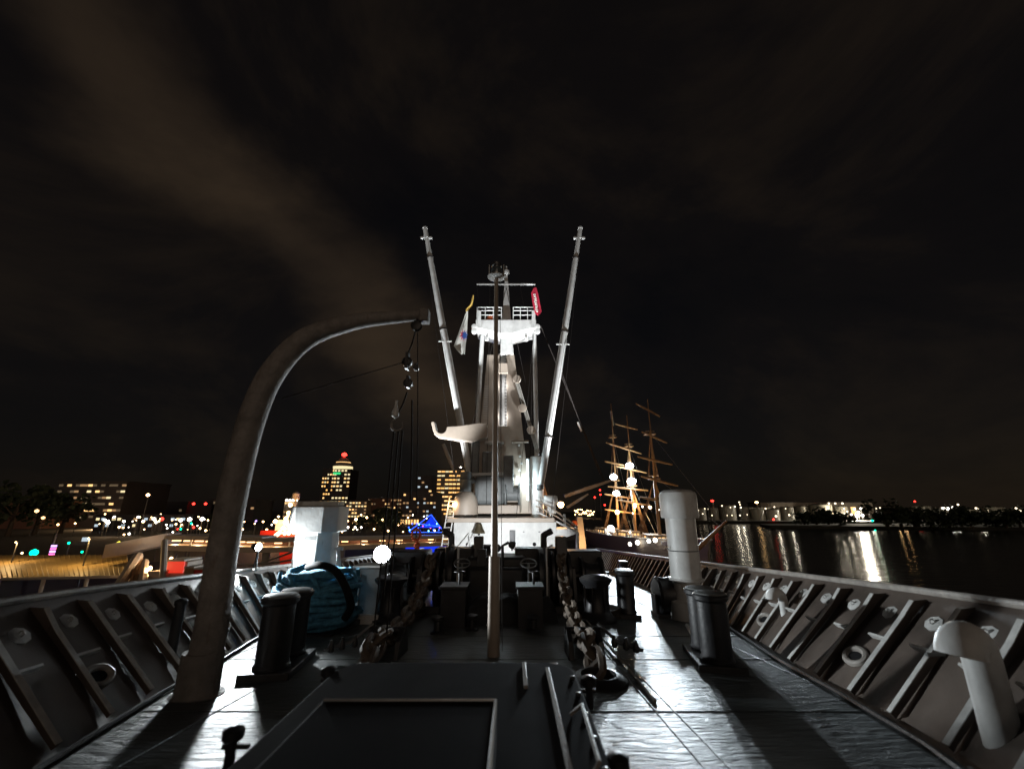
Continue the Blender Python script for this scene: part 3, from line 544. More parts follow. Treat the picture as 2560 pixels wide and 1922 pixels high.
# --- floodlights on the deck
def deck_flood(loc, h, target, label, r=.2, emm='em_deck_lamp', sp=.35):
    t = thing('floodlight', label, 'floodlight', loc); c = loc + V((0, 0, h)); d = (V(target) - c).normalized()
    for a in (90, 210, 330): m = MB(); m.tube([c + V((0, 0, -.25)), loc + V((math.cos(R(a)) * sp, math.sin(R(a)) * sp, -.03))], .02, 6); obj('leg', m, 'lamp_housing', t)
    m = MB(); m.tube([c + V((0, 0, -.35)), c + V((0, 0, -r))], .03, 8); obj('stem', m, 'lamp_housing', t)
    m = MB(); m.lathe(c - d * .12, [(.05, -.14), (r * .8, -.06), (r * 1.08, .06), (r * 1.1, .13), (r * 1.02, .13), (r * 1.0, .1)], 24, axis=d); obj('housing', m, 'lamp_housing', t)
    m = MB(); m.lathe(c - d * .12, [(r, .105), (r * .6, .125), (.02, .13)], 24, axis=d); obj('lens', m, emm, t)
    return t, c + d * .06
LB = at(955, 1385, 18.5); lb, q = deck_flood(V((LB.x, LB.y, zd(LB.y))), LB.z - zd(LB.y), (-2.5, 0, EYE - 1.6), 'glaring white floodlight on a stand at the quay side of the deck', .33)
lamp(lb, 'SPOT', q, 1900, (.86, .95, 1), (-5.2, 4, zd(5) + .6), .2, 82, .6)
LA = V((capx(-1, 12.35) + .05, 12.35, zd(12.35) + HB + .03)); ft, q = deck_flood(LA, .56, (2, 8, EYE - 1.6), 'small floodlight above the bulwark rail beside the square ventilator', .1, sp=.06)
lamp(ft, 'SPOT', q, 1200, (.9, .97, 1), (2, 8.5, EYE - .2), .2, 126, .75)
lamp(ft, 'SPOT', q + V((.05, -.02, .02)), 3600, (.9, .97, 1), (5.6, 8.6, EYE - 1.2), .08, 44, .6)
lamp(ft, 'SPOT', q + V((.1, -.1, -.05)), 420, (.9, .97, 1), (-5.9, 9.9, zd(9.9) + .5), .06, 62, .7)
def wash(loc, target, power, label, angle=60, blend=.5, color=(.93, .97, 1)):
    t = thing('work_lamp', label, 'floodlight', V(loc) - V((0, 0, .25)), 'mast floodlights'); d = (V(target) - V(loc)).normalized(); c = V(loc)
    m = MB(); m.lathe(c, [(.05, -.2), (.14, -.1), (.16, .04), (.15, .05), (.13, .03)], 18, axis=d); obj('housing', m, 'lamp_housing', t)
    m = MB(); m.lathe(c, [(.13, .02), (.02, .03)], 18, axis=d); obj('lens', m, 'glass', t)
    m = MB(); m.tube([c - V((0, 0, .25)), c - d * .1], .03, 6); obj('bracket', m, 'lamp_housing', t)
    lamp(t, 'SPOT', c + d * .08, power, color, target, .08, angle, blend); return t

# ------------------------------------------------------------------ mast house, platform, mast, derricks
FM = 28.0
def rect(m, x0, y0, x1, y1, F, d):           # a box whose front face spans these bounds at depth F
    a_, b_ = at(x0, y0, F), at(x1, y1, F); zt, zb = max(a_.z, b_.z), min(a_.z, b_.z); xa, xb = min(a_.x, b_.x), max(a_.x, b_.x)
    return m.box(((xa + xb) / 2, F + d / 2, (zt + zb) / 2), (xb - xa, d, zt - zb))
zl = at(1280, 1305, 26.6).z                  # platform underside
t = thing('mast_house', 'white steel deckhouse below the mast with winch platform on its roof', 'deckhouse', dk(CX - .2, 27.2))
xl, xr = at(1133, 1350, 27.2).x, at(1392, 1350, 27.2).x
m = MB(); m.box(((xl + xr) / 2, 30.2, (zl + zd(27.2)) / 2 - .1), (xr - xl, 6, zl - zd(27.2) + .2)); obj('wall', m, 'white_paint', t, bev=.03)
m = MB(); a_, b_ = at(1118, 1305, 26.4), at(1386, 1286, 26.4); m.box(((a_.x + b_.x) / 2, 30, zl + .12), (b_.x - a_.x, 7.4, .26)); obj('platform', m, 'buff_shade_paint', t, bev=.03)
pts = [at(1388, 1322, 27.1), at(1446, 1322, 27.1), at(1440, 1334, 27.1), at(1388, 1352, 27.1)]; m = MB(); m.prism(pts, (0, 3.0, 0)); obj('wing', m, 'white_paint', t, smooth=False)
for x, y, r_ in ((1336, 1360, .11), (1167, 1360, .07)):
    m = MB(); c = at(x, y, 27.2); m.lathe(c + V((0, -.02, 0)), [(r_ * .85, 0), (r_, 0), (r_, .05)], 18, axis=(0, 1, 0)); obj('port_light', m, 'black_rubber', t)
for x in (1309, 1348, 1370): m = MB(); c = at(x, 1329, 27.2); m.box(c + V((0, -.05, 0)), (.1, .14, .05)); obj('lug', m, 'grey_paint', t)
m = MB(); rect(m, 1274, 1325, 1288, 1362, 27.1, .2); obj('junction_box', m, 'dark_paint', t, bev=.02)
m = MB(); m.tube([at(1282, 1362, 27.0), at(1285, 1372, 27.0), at(1290, 1375, 27.0), at(1291, 1395, 27.0)], .03, 6); obj('conduit', m, 'dark_paint', t)
for xa, ya, xb, yb in ((1136, 1380, 1174, 1332), (1160, 1380, 1185, 1332), (1186, 1332, 1190, 1385), (1172, 1332, 1180, 1385)):
    m = MB(); m.tube([at(xa, ya, 26.9), at(xb, yb, 26.9)], .045, 8); obj('brace', m, 'white_paint', t)
m = MB(); rect(m, 1160, 1376, 1196, 1392, 26.6, .5); obj('side_locker', m, 'white_paint', t, bev=.02)
# railing sections round the platform
def rail(pts, parent, hts, r_=.028, posts=True):
    for h in hts: m = MB(); m.tube([p + V((0, 0, h)) for p in pts], r_, 6); obj('rail', m, 'white_paint', parent)
    if posts:
        for p in pts: m = MB(); m.tube([p, p + V((0, 0, max(hts)))], r_ * 1.1, 6); obj('stanchion', m, 'white_paint', parent)
zp = zl + .25
xr2 = b_.x
rail([V((xr2 - .05, 27, zp)), V((xr2 - .05, 29.5, zp)), V((xr2 - .05, 32, zp))], t, (.5, 1.0))
# stair with handrails falling outboard from the platform
g = thing('stairway', 'white inclined stairway with handrails falling outboard from the mast platform', 'stairs', at(1440, 1345, 27.0))
A0, A1 = at(1340, 1278, 27.4), at(1444, 1330, 26.9)
for dy in (-.35, .35):
    m = MB(); m.tube([A0 + V((0, dy, 0)), A1 + V((0, dy, 0))], .05, 8); obj('stringer', m, 'white_paint', g)
    for hh in (.32, .68):
        m = MB(); m.tube([A0 + V((0, dy, hh)), A0.lerp(A1, .35) + V((0, dy, hh)), A1 + V((0, dy, hh * .45))], .032, 6); obj('handrail', m, 'buff_shade_paint', g)
    for k in (.05, .35, .7, .97): q = A0.lerp(A1, k) + V((0, dy, 0)); m = MB(); m.tube([q, q + V((0, 0, .68 if k < .9 else .32))], .03, 6); obj('stanchion', m, 'white_paint', g)
for k in range(8): m = MB(); m.box(A0.lerp(A1, (k + .5) / 8), (.24, .7, .03)); obj('tread', m, 'grey_paint', g)
m = MB(); m.tube([A1 + V((0, .3, 0)), dk(A1.x - .1, 27.3)], .05, 6); m.tube([A1 + V((0, -.3, 0)), dk(A1.x - .1, 26.7)], .05, 6); obj('support', m, 'white_paint', g)
# access ladder on the quay side
g = thing('ladder', 'white steep ladder at the quay side end of the mast house', 'ladder', dk(at(1100, 1395, 26.5).x, 26.5))
P0, P1 = at(1098, 1400, 26.4), at(1124, 1240, 26.6)
for dx in (0, .4): m = MB(); m.tube([V((P0.x + dx, 26.4, zd(26.4))), P0 + V((dx, 0, 0)), P1 + V((dx, 0, 0))], .04, 8); obj('side_rail', m, 'white_paint', g)
for k in range(12): q = P0.lerp(P1, k / 12); m = MB(); m.tube([q, q + V((.4, 0, 0))], .022, 6); obj('rung', m, 'white_paint', g)
# bell
c = at(1198, 1305, 26.5); t2 = thing('ship_bell', 'dark bronze ship bell hanging below the platform edge', 'bell', c)
m = MB(); m.lathe(c, [(.36, -.62), (.37, -.58), (.27, -.42), (.2, -.22), (.17, -.12), (.06, -.06), (.02, -.03)], 24); obj('body', m, 'brass', t2)
m = MB(); m.tube([c + V((0, 0, -.1)), c + V((0, 0, .12))], .05, 8); obj('hanger', m, 'dark_paint', t2)
m = MB(); m.lathe(c, [(.02, -.74), (.07, -.71), (.07, -.65), (.02, -.55)], 10); obj('clapper', m, 'dark_paint', t2)
# machinery on the platform
t2 = thing('cargo_winch', 'grey cargo winch with rounded casing on the mast platform', 'winch', at(1225, 1278, 27.2))
m = MB(); rect(m, 1186, 1190, 1262, 1262, 27.2, 1.2); obj('casing', m, 'grey_paint', t2, bev=.28)
m = MB(); c = at(1262, 1235, 27.6); m.lathe(c, [(.7, 0), (.7, .1), (.4, .15), (.4, .8), (.7, .85), (.7, .95)], 22, axis=(1, 0, 0)); obj('drum', m, 'grey_paint', t2)
m = MB(); rect(m, 1180, 1262, 1300, 1284, 27.1, 2); obj('bed', m, 'buff_shade_paint', t2, bev=.04)
t2 = thing('ventilator', 'dim grey domed ventilator at the quay side end of the mast platform', 'ventilator', at(1162, 1284, 27.0)); c = at(1162, 1284, 27.0)
m = MB(); m.lathe(c, [(.78, -.05), (.8, .4), (.76, .75), (.62, 1.1), (.42, 1.28)], 24); obj('dome', m, 'buff_shade_paint', t2)
m = MB(); m.lathe(c, [(.36, 1.2), (.36, 1.95), (.39, 1.97), (.39, 2.03), (.36, 2.05), (.36, 2.45), (.3, 2.5)], 22); obj('neck', m, 'grey_paint', t2)
def small_lamp(px, py, F, label, power=0, r=.12, emm='em_warm', pole=0, color=(1, .6, .27), grp=None, name='lamp'):
    c = at(px, py, F); t = thing(name, label, 'lamp', c - V((0, 0, r + pole)), grp)
    m = MB(); m.lathe(c, [(.02, -r), (r * .7, -r * .7), (r, 0), (r * .7, r * .7), (.02, r)], 14); obj('globe', m, emm, t)
    m = MB(); m.lathe(c, [(r * .72, r * .72), (r * .5, r * 1.1), (.02, r * 1.2)], 12)
    if pole: m.tube([c - V((0, 0, r * .9)), c - V((0, 0, pole + r))], .06, 6)
    obj('fitting', m, 'lamp_housing', t)
    if power: lamp(t, 'POINT', c + V((0, -r * 1.6, 0)), power, color, size=r)
    return t
small_lamp(1136, 1261, 26.6, 'warm glowing lamp in front of the domed ventilator', 70, .13)
small_lamp(1402, 1261, 30, 'orange glowing lamp on the river side of the mast platform', 260, .22, color=(1, .5, .2))
m = MB(); m.lathe(at(1378, 1250, 28) + V((-.5, 0, 0)), [(.05, 0), (.26, .03), (.3, .15), (.3, .75), (.26, .87), (.05, .9)], 18, axis=(1, 0, 0)); m.box(at(1378, 1250, 28) + V((0, 0, -.45)), (.5, .3, .75)); one('life_raft', m, 'white_paint', 'white life raft canister on the river side of the mast platform', 'canister')
# mast
t = thing('mast', 'broad tapering mast with ladder recess, crow nest and topmast above the deckhouse', 'mast', V((at(1255, 1280, FM).x, FM, zp)))
def taper(px0, px1, pyb, qx0, qx1, pyt, F, d0, d1):
    a_, b_ = at(px0, pyb, F), at(px1, pyb, F); c_, e_ = at(qx0, pyt, F), at(qx1, pyt, F); m = MB()
    m.frustum(((a_.x + b_.x) / 2, F + d0 / 2, a_.z), (b_.x - a_.x, d0), ((c_.x + e_.x) / 2, F + d0 / 2, c_.z), (e_.x - c_.x, d1)); return m
obj('leg', taper(1180, 1243, 1284, 1217, 1249, 880, FM, 2.2, 1.2), 'buff_shade_paint', t, bev=.04)
obj('leg', taper(1270, 1330, 1284, 1265, 1286, 880, FM, 2.2, 1.2), 'buff_shade_paint', t, bev=.04)
obj('back_panel', taper(1240, 1274, 1284, 1246, 1270, 884, FM + 1.0, .12, .1), 'white_paint', t)
obj('lower_panel', taper(1238, 1274, 1284, 1244, 1272, 1065, FM + .1, .3, .25), 'buff_shade_paint', t)
obj('upper_panel', taper(1246, 1270, 932, 1247, 1268, 908, FM + .05, .3, .3), 'buff_shade_paint', t)
for dx in (0, .38):
    m = MB(); m.tube([at(1262, 1062, FM + .9) + V((dx, 0, 0)), at(1261, 905, FM + .9) + V((dx * .8, 0, 0)), at(1262, 800, FM + .2) + V((dx * .8, 0, 0))], .03, 6); obj('ladder_rail', m, 'white_paint', t)
for k in range(34): q = at(1262, 1062, FM + .86).lerp(at(1261, 800, FM + .3), k / 34); m = MB(); m.tube([q, q + V((.34, 0, 0))], .02, 5); obj('ladder_rung', m, 'wire', t)
for k in range(3): m = MB(); m.tube([at(1247 + k * 4, 1062, FM + .88), at(1248 + k * 3, 935, FM + .88)], .025, 5); obj('conduit', m, 'wire', t)
obj('topmast', taper(1250, 1284, 884, 1262, 1269, 682, FM + .25, .9, .3), 'white_paint', t, bev=.04)
m = MB(); c = at(1266, 684, FM + .6); m.lathe(c, [(.14, -.1), (.22, 0), (.22, .2), (.1, .24), (.06, .6), (.02, .62)], 14); m.box(c + V((-.25, 0, -.5)), (.5, .08, .08)); obj('masthead_fitting', m, 'white_paint', t)
# crow nest
L0, L1 = at(1191, 822, FM), at(1339, 822, FM); cz = at(1266, 836, FM)
m = MB(); y0, y1 = FM - .6, FM + 1.6; zt = at(1266, 808, FM).z; zb = at(1266, 826, FM).z; zm = at(1266, 842, FM).z
for y in (y0,):
    m.prism([V((L0.x, y, zt)), V((L1.x, y, zt)), V((L1.x, y, zb)), V((cz.x + .35, y, zm)), V((cz.x - .35, y, zm)), V((L0.x, y, zb))], (0, y1 - y0, 0))
obj('crow_nest', m, 'white_paint', t, smooth=False, bev=.03)
for xa, xb in ((1194, 1254), (1283, 1336)):
    a_ = V((at(xa, 808, FM).x, y0 + .06, zt)); b_ = V((at(xb, 808, FM).x, y0 + .06, zt)); n = 3
    rail([a_.lerp(b_, k / n) for k in range(n + 1)], t, (.38, .72, .98), .03)
    rail([V((a_.x if xa < 1200 else b_.x, y0 + .1 + k * .7, zt)) for k in range(4)], t, (.38, .72, .98), .03)
for x in (1198, 1334): m = MB(); m.tube([at(x, 822, FM - .7), at(x, 778, FM - .7)], .13, 10); obj('corner_post', m, 'white_paint', t)
for x in (1186, 1343):
    for y in (818, 828): m = MB(); c = at(x, y, FM - .4); m.lathe(c + V((0, -.15, 0)), [(.05, 0), (.2, .02), (.22, .15), (.2, .28), (.05, .3)], 14, axis=(0, 1, 0)); obj('block', m, 'white_paint', t)
for x in (1218, 1315): m = MB(); c = at(x, 842, FM); m.lathe(c, [(.14, -.3), (.15, -.05), (.08, 0), (.06, .3)], 12); obj('downlight', m, 'white_paint', t)
m = MB(); c = at(1228, 797, FM - .2); m.lathe(c, [(.02, -.3), (.25, -.2), (.32, 0), (.25, .2), (.02, .3)], 14); obj('marker_ball', m, 'orange_paint', t)
m = MB(); m.tube([at(1192, 711, FM + .2), at(1338, 711, FM + .2)], .07, 8); obj('yard', m, 'white_paint', t)
for x0, y0_, x1, y1_ in ((1206, 838, 1194, 1060), (1336, 838, 1342, 1142)):
    m = MB(); m.tube([at(x0, y0_, FM + .5), at(x1, y1_, FM + .5), V((at(x1, y1_, FM + .5).x, FM + .5, zp - .1))], .15, 12); obj('side_leg', m, 'white_paint', t)
# ladder up the quay side leg
for k in range(16): m = MB(); q = at(1206, 1050, FM + .3).lerp(at(1212, 960, FM + .3), k / 16); m.tube([q, q + V((.3, 0, 0))], .02, 5); obj('step_iron', m, 'white_paint', t)
# grey heel fittings and lower gear
for x0, y0_, x1, y1_, F, mt in ((1178, 1098, 1196, 1184, 27.3, 'grey_paint'), (1259, 1138, 1284, 1232, 27.2, 'grey_paint'), (1206, 1128, 1238, 1186, 27.7, 'grey_paint')):
    m = MB(); rect(m, x0, y0_, x1, y1_, F, .6); obj('heel_fitting', m, mt, t, bev=.06)
m = MB(); m.tube([at(1180, 1186, 27.2), at(1258, 1184, 27.2)], .1, 8); obj('cross_bar', m, 'white_paint', t)
for x in (1224, 1248): m = MB(); c = at(x, 1107, 27.4); m.lathe(c, [(.05, -.1), (.3, -.08), (.33, 0), (.3, .08), (.05, .1)], 16); obj('lamp_dish', m, 'white_paint', t)
m = MB(); m.box(at(1300, 1104, 27.6), (1.1, .5, .12)); obj('bracket', m, 'buff_shade_paint', t, bev=.02)
for y in (1112, 1140, 1158, 1175, 1192): m = MB(); c = at(1298 + 6 * math.sin(y), y, 27.85); m.box(c, (.13, .12, .13)); obj('cable_clip', m, 'white_paint', t, bev=.02)
# cradle arm for a derrick
pp = [(1218, 1056), (1190, 1058), (1150, 1064), (1118, 1066)] + [(1103 + 14 * math.cos(R(a)), 1068 - 15 * math.sin(R(a))) for a in range(0, -190, -20)] + [(1086, 1054), (1079, 1053), (1078, 1057), (1082, 1074), (1086, 1086), (1094, 1092), (1140, 1099), (1182, 1104), (1218, 1092)]
m = MB(); m.prism([at(x, y, 26.9) for x, y in pp], (0, .7, 0)); obj('derrick_cradle', m, 'buff_shade_paint', t, smooth=False, bev=.03)
# vertical tube light
m = MB(); m.tube([at(1319, 1250, 27.6), at(1318, 1148, 27.6)], .05, 8); g = thing('tube_light', 'bright bluish vertical tube light on the river side of the mast', 'lamp', at(1319, 1252, 27.7)); obj('tube', m, 'em_tube', g)
m = MB(); m.tube([at(1322, 1252, 27.75), at(1321, 1146, 27.75)], .07, 8); obj('holder', m, 'white_paint', g)
lamp(g, 'POINT', at(1312, 1200, 27.3), 120, (.75, .93, 1), size=.1)
g = thing('recess_fill_lamp', 'unseen fill lamp added at the foot of the mast ladder recess', 'lamp', at(1258, 1068, FM + .3)); m = MB(); m.box(at(1257, 1066, FM + .35), (.25, .15, .12)); obj('housing', m, 'white_paint', g, bev=.02); lamp(g, 'POINT', at(1258, 1040, FM + .15), 30, (.95, .97, 1), size=.15); lamp(g, 'POINT', at(1258, 960, FM + .2), 26, (.95, .97, 1), size=.15)  # two fill lights added to brighten the recess
zq = zp + .35
wash((-6.7, 24.3, zd(24.3) + .35), at(1105, 780, 27.4), 24000, 'small floodlight on the quay side deck aimed up the quay side boom', 52, .6)
wash((5.9, 24.3, zd(24.3) + .35), at(1415, 780, 27.4), 24000, 'small floodlight on the river side deck aimed up the river side boom', 52, .6)
wash((at(1262, 1270, 30.6).x, 30.6, zq), at(1266, 820, 28.2), 2400, 'small floodlight behind the mast aimed up at the crow nest', 60, .6)
wash((CX - .1, 18.3, zd(18.3) + 1.75), (CX - .2, 27, EYE - 2.5), 3600, 'unseen floodlight added behind the windlass to light the deckhouse front', 58, .3)  # added light, brightens the deckhouse front
wash((CX + .5, 18.6, zd(18.6) + 1.9), (-.5, 28, EYE + 13.2), 9000, 'unseen floodlight added behind the windlass to light the crow nest', 22, .4)  # added light, brightens nest and topmast from the front
# samson post and derrick booms
t = thing('samson_post', 'short stout white round post beside the mast on the river side', 'post', V((at(1343, 1200, 28.3).x, 28.3, zp))); c = V((at(1342, 1200, 28.3).x, 28.3, zp - .15))
m = MB(); hp_ = at(1342, 1142, 28.3).z - c.z; m.lathe(c, [(.42, 0), (.42, hp_ - .05), (.4, hp_), (.05, hp_ + .02)], 24); obj('post', m, 'white_paint', t)
m = MB(); m.ring(c + V((0, 0, hp_ * .55)), .43, .04, n=24); obj('band', m, 'white_paint', t)
def derrick(base, top, label):
    t = thing('derrick_boom', label, 'boom', base, 'derrick booms'); d = (top - base); u = d.normalized()
    m = MB(); m.tube([base + d * k for k in (0, .05, .4, .75, .955)], [.18, .22, .25, .21, .16], 18); obj('spar', m, 'white_paint', t)
    m = MB(); m.tube([base + d * .95, base + d], [.19, .17], 16); m.tube([base + d * .995, base + d * 1.0], [.2, .2], 16); obj('head', m, 'white_paint', t)
    for k, r_ in ((.16, .31), (.55, .3), (.86, .26)): m = MB(); m.tube([base + d * k, base + d * (k + .004)], r_, 16); obj('band', m, 'wire', t)
    for s in (-1, 1):
        c = base + d * .955 + V((s * .32, -.1, -.1)); m = MB(); m.lathe(c + V((0, -.08, 0)), [(.03, 0), (.11, .02), (.13, .08), (.11, .14), (.03, .16)], 14, axis=(0, 1, 0)); m.tube([c, base + d * .96], .04, 6); obj('head_block', m, 'white_paint', t)
    m = MB(); q = base + d * .5; m.box(q + V((0, -.2, 0)), (.9, .07, .07)); obj('cleat', m, 'white_paint', t)
    m = MB(); m.lathe(base - u * .25, [(.12, -.1), (.24, 0), (.24, .2), (.16, .3)], 14); obj('gooseneck', m, 'grey_paint', t)
derrick(at(1176, 1195, 27.6), at(1062, 570, 27.4), 'white derrick boom slanting up towards the quay side of the mast')
derrick(at(1352, 1212, 27.6), at(1451, 570, 27.4), 'white derrick boom slanting up towards the river side of the mast')
# standing rigging and tackles
def rope(pts, r_, mt, label, cat='rope', grp=None, name='rope', sag=0):
    P = [at(*q) if not isinstance(q, V) else q for q in pts]
    if len(P) == 2 and sag: P = [P[0].lerp(P[1], k / 8) - V((0, 0, sag * 4 * (k / 8) * (1 - k / 8))) for k in range(9)]
    m = MB(); m.tube(P, r_, 6); return one(name, m, mt, label, cat, grp, origin=P[0])
t = thing('topping_tackle', 'pale many-part tackle running down the river side of the mast', 'tackle', at(1345, 1130, 28.2))
for dx in (-4, -1, 3): m = MB(); m.tube([at(1293 + dx, 955, 28.2), at(1312 + dx, 1020, 28.2), at(1345 + dx, 1130, 28.2)], .05, 6); obj('fall', m, 'rope_pale', t)
for x, y in ((1292, 948), (1306, 1020), (1328, 1075)): m = MB(); c = at(x, y, 28.1); m.lathe(c + V((0, -.15, 0)), [(.05, 0), (.26, .02), (.3, .15), (.26, .28), (.05, .3)], 14, axis=(0, 1, 0)); obj('block', m, 'buff_shade_paint', t)
rope([(1352, 815, 28), (1420, 980, 30), (1512, 1205, 34)], .04, 'wire', 'dark wire backstay slanting down on the river side of the mast', name='wire_stay')
rope([(1395, 905, 28), (1440, 1030, 30), (1500, 1185, 33)], .03, 'wire', 'second thinner dark wire stay beside the backstay', name='wire_stay')
t = thing('stay_bottle_screw', 'pale metal rigging screw high on the backstay', 'rigging screw', at(1448, 1072, 30.6)); m = MB(); m.tube([at(1444, 1055, 30.6), at(1454, 1078, 30.8)], .07, 8); obj('screw', m, 'white_paint', t)
def spar(p0, p1, r_, label, mt='buff_shade_paint', name='boom'):
    m = MB(); a_, b_ = at(*p0), at(*p1); m.tube([a_, a_.lerp(b_, .5), b_], [r_, r_ * 1.1, r_ * .6], 10); return one(name, m, mt, label, 'boom', origin=a_)
spar((1412, 1240, 33), (1530, 1200, 34), .13, 'long beige boom stowed across behind the mast platform')
spar((1418, 1268, 33), (1470, 1235, 34), .1, 'short beige boom below the long stowed boom')
spar((1108, 1110, 30), (1140, 1190, 30), .12, 'short pinkish boom leaning left of the mast', 'buff_shade_paint')
spar((1350, 1190, 29), (1372, 1262, 29), .1, 'dark brown spar leaning behind the samson post', 'teak')
# flags
def flag(name, label, pts, mt, wob, nseg=10):
    """pts: (left px, right px, y px) rows from the top; hangs as a drooping cloth"""
    F0 = 27.2; m = MB(); rows = []; th = .012
    for i, (xa, xb, y) in enumerate(pts):
        row = []
        for k in range(nseg + 1):
            u = k / nseg; p = at(xa + (xb - xa) * u, y, F0); p.y += wob * math.sin(u * 7 + i * .9) * (.4 + .6 * i / len(pts)); row.append(p)
        rows.append(row)
    n = nseg + 1; vs = []; fs = []
    for dy in (0, th):
        for r_ in rows: vs += [p + V((0, dy, 0)) for p in r_]
    T = len(rows) * n
    for i in range(len(rows) - 1):
        for k in range(nseg): a_ = i * n + k; fs += [(a_, a_ + 1, a_ + n + 1, a_ + n), (T + a_, T + a_ + n, T + a_ + n + 1, T + a_ + 1)]
    for i in range(len(rows) - 1): fs += [(i * n, (i + 1) * n, T + (i + 1) * n, T + i * n), (i * n + nseg, T + i * n + nseg, T + (i + 1) * n + nseg, (i + 1) * n + nseg)]
    for k in range(nseg): fs += [(k, T + k, T + k + 1, k + 1)]; a_ = (len(rows) - 1) * n + k; fs += [(a_, a_ + 1, T + a_ + 1, T + a_)]
    m.add(vs, fs); return one(name, m, mt, label, 'flag'), rows
fw, rows = flag('flag', 'drooping white flag with a blue and red star left of the mast', [(1166, 1170, 778), (1158, 1169, 800), (1150, 1168, 820), (1144, 1167, 838), (1138, 1165, 856), (1135, 1164, 866), (1144, 1163, 878), (1152, 1161, 885)], 'flag_white', .12)
def star(c, r0, r1, n, dy, mt, nm):
    m = MB(); pp = []
    for k in range(2 * n): q = math.pi * k / n + .2; rr = r0 if k % 2 == 0 else r1; pp.append(c + V((rr * math.cos(q) * .55, dy, rr * math.sin(q))))
    m.prism(pp, (0, .006, 0)); obj(nm, m, mt, fw, smooth=False)
c = at(1160, 840, 27.2); star(c + V((-.05, 0, 0)), .46, .2, 8, -.16, 'flag_red', 'star'); star(c + V((.06, 0, -.03)), .42, .2, 8, -.17, 'flag_blue', 'star')
flag('flag', 'narrow gold pennant above the white flag', [(1182, 1185, 738), (1178, 1183, 752), (1172, 1180, 764), (1164, 1174, 772), (1164, 1168, 779)], 'flag_gold', .06, 6)
fr, rows = flag('flag', 'crimson flag with pale script hanging from the yard arm', [(1335, 1341, 719), (1328, 1345, 732), (1330, 1348, 748), (1333, 1351, 765), (1336, 1354, 779), (1339, 1350, 787)], 'flag_red', .07, 8)
m = MB(); pp = []
for k in range(60): u = k / 59; q = at(1336 + 7 * u + 3.2 * math.sin(k * 1.15), 735 + 45 * u + 1.5 * math.cos(k * .9), 27.08); pp.append(q)
m.tube(pp, .022, 4); obj('script_lettering', m, 'flag_white', fr)
rope([(1338, 711, 28.2), (1340, 722, 27.2)], .012, 'wire', 'short halyard holding the crimson flag to the yard', name='halyard'); rope([(1192, 711, 28.2), (1184, 738, 27.2)], .012, 'wire', 'short halyard holding the gold pennant to the yard', name='halyard')
# orange rope hank on a dark post left of the deckhouse
c = dk(at(1025, 1450, 19).x, 19); m = MB(); m.lathe(c, [(.42, -.03), (.42, 1.35), (.36, 1.45), (.1, 1.5), (.1, 1.65), (.02, 1.7)], 20); one('capstan', m, 'dark_paint', 'dark round capstan left of the windlass below the orange rope', 'capstan')
t = thing('rope_hank', 'looped hank of orange rope hanging beside the dark capstan', 'rope', at(1040, 1380, 18.5)); m = MB(); c = at(1040, 1336, 18.5); m.ring(c, .22, .045, axis=(0, 1, 0), n=20, sx=.8); obj('loop', m, 'rope_orange', t)
m = MB(); m.tube(cr([at(1036, 1348, 18.5), at(1044, 1356, 18.4), at(1036, 1364, 18.5), at(1046, 1372, 18.4), at(1040, 1382, 18.5)], 5), .06, 8); m.tube(cr([at(1040, 1350, 18.4), at(1048, 1362, 18.5), at(1038, 1376, 18.4)], 5), .05, 8); obj('knot', m, 'rope_orange', t)
m = MB(); m.tube([at(1040, 1325, 18.5) + V((0, .1, 0)), V((at(1040, 1325, 18.5).x, 18.6, zd(18.6)))], .03, 6); obj('pin', m, 'dark_paint', t)
# mooring lines to the quay
for i, (a_, b_) in enumerate((((742, 1375, 14.6), (560, 1420, 34)), ((742, 1397, 14.6), (560, 1402, 34)), ((640, 1424, 11.3), (560, 1402, 34)))):
    rope([a_, b_], .035, 'rope_pale', ['upper pale mooring line leading to the quay behind the davit', 'middle pale mooring line leading to the quay behind the davit', 'lower pale mooring line leaving the bulwark towards the quay'][i], 'rope', 'mooring lines', name='mooring_line', sag=.2)

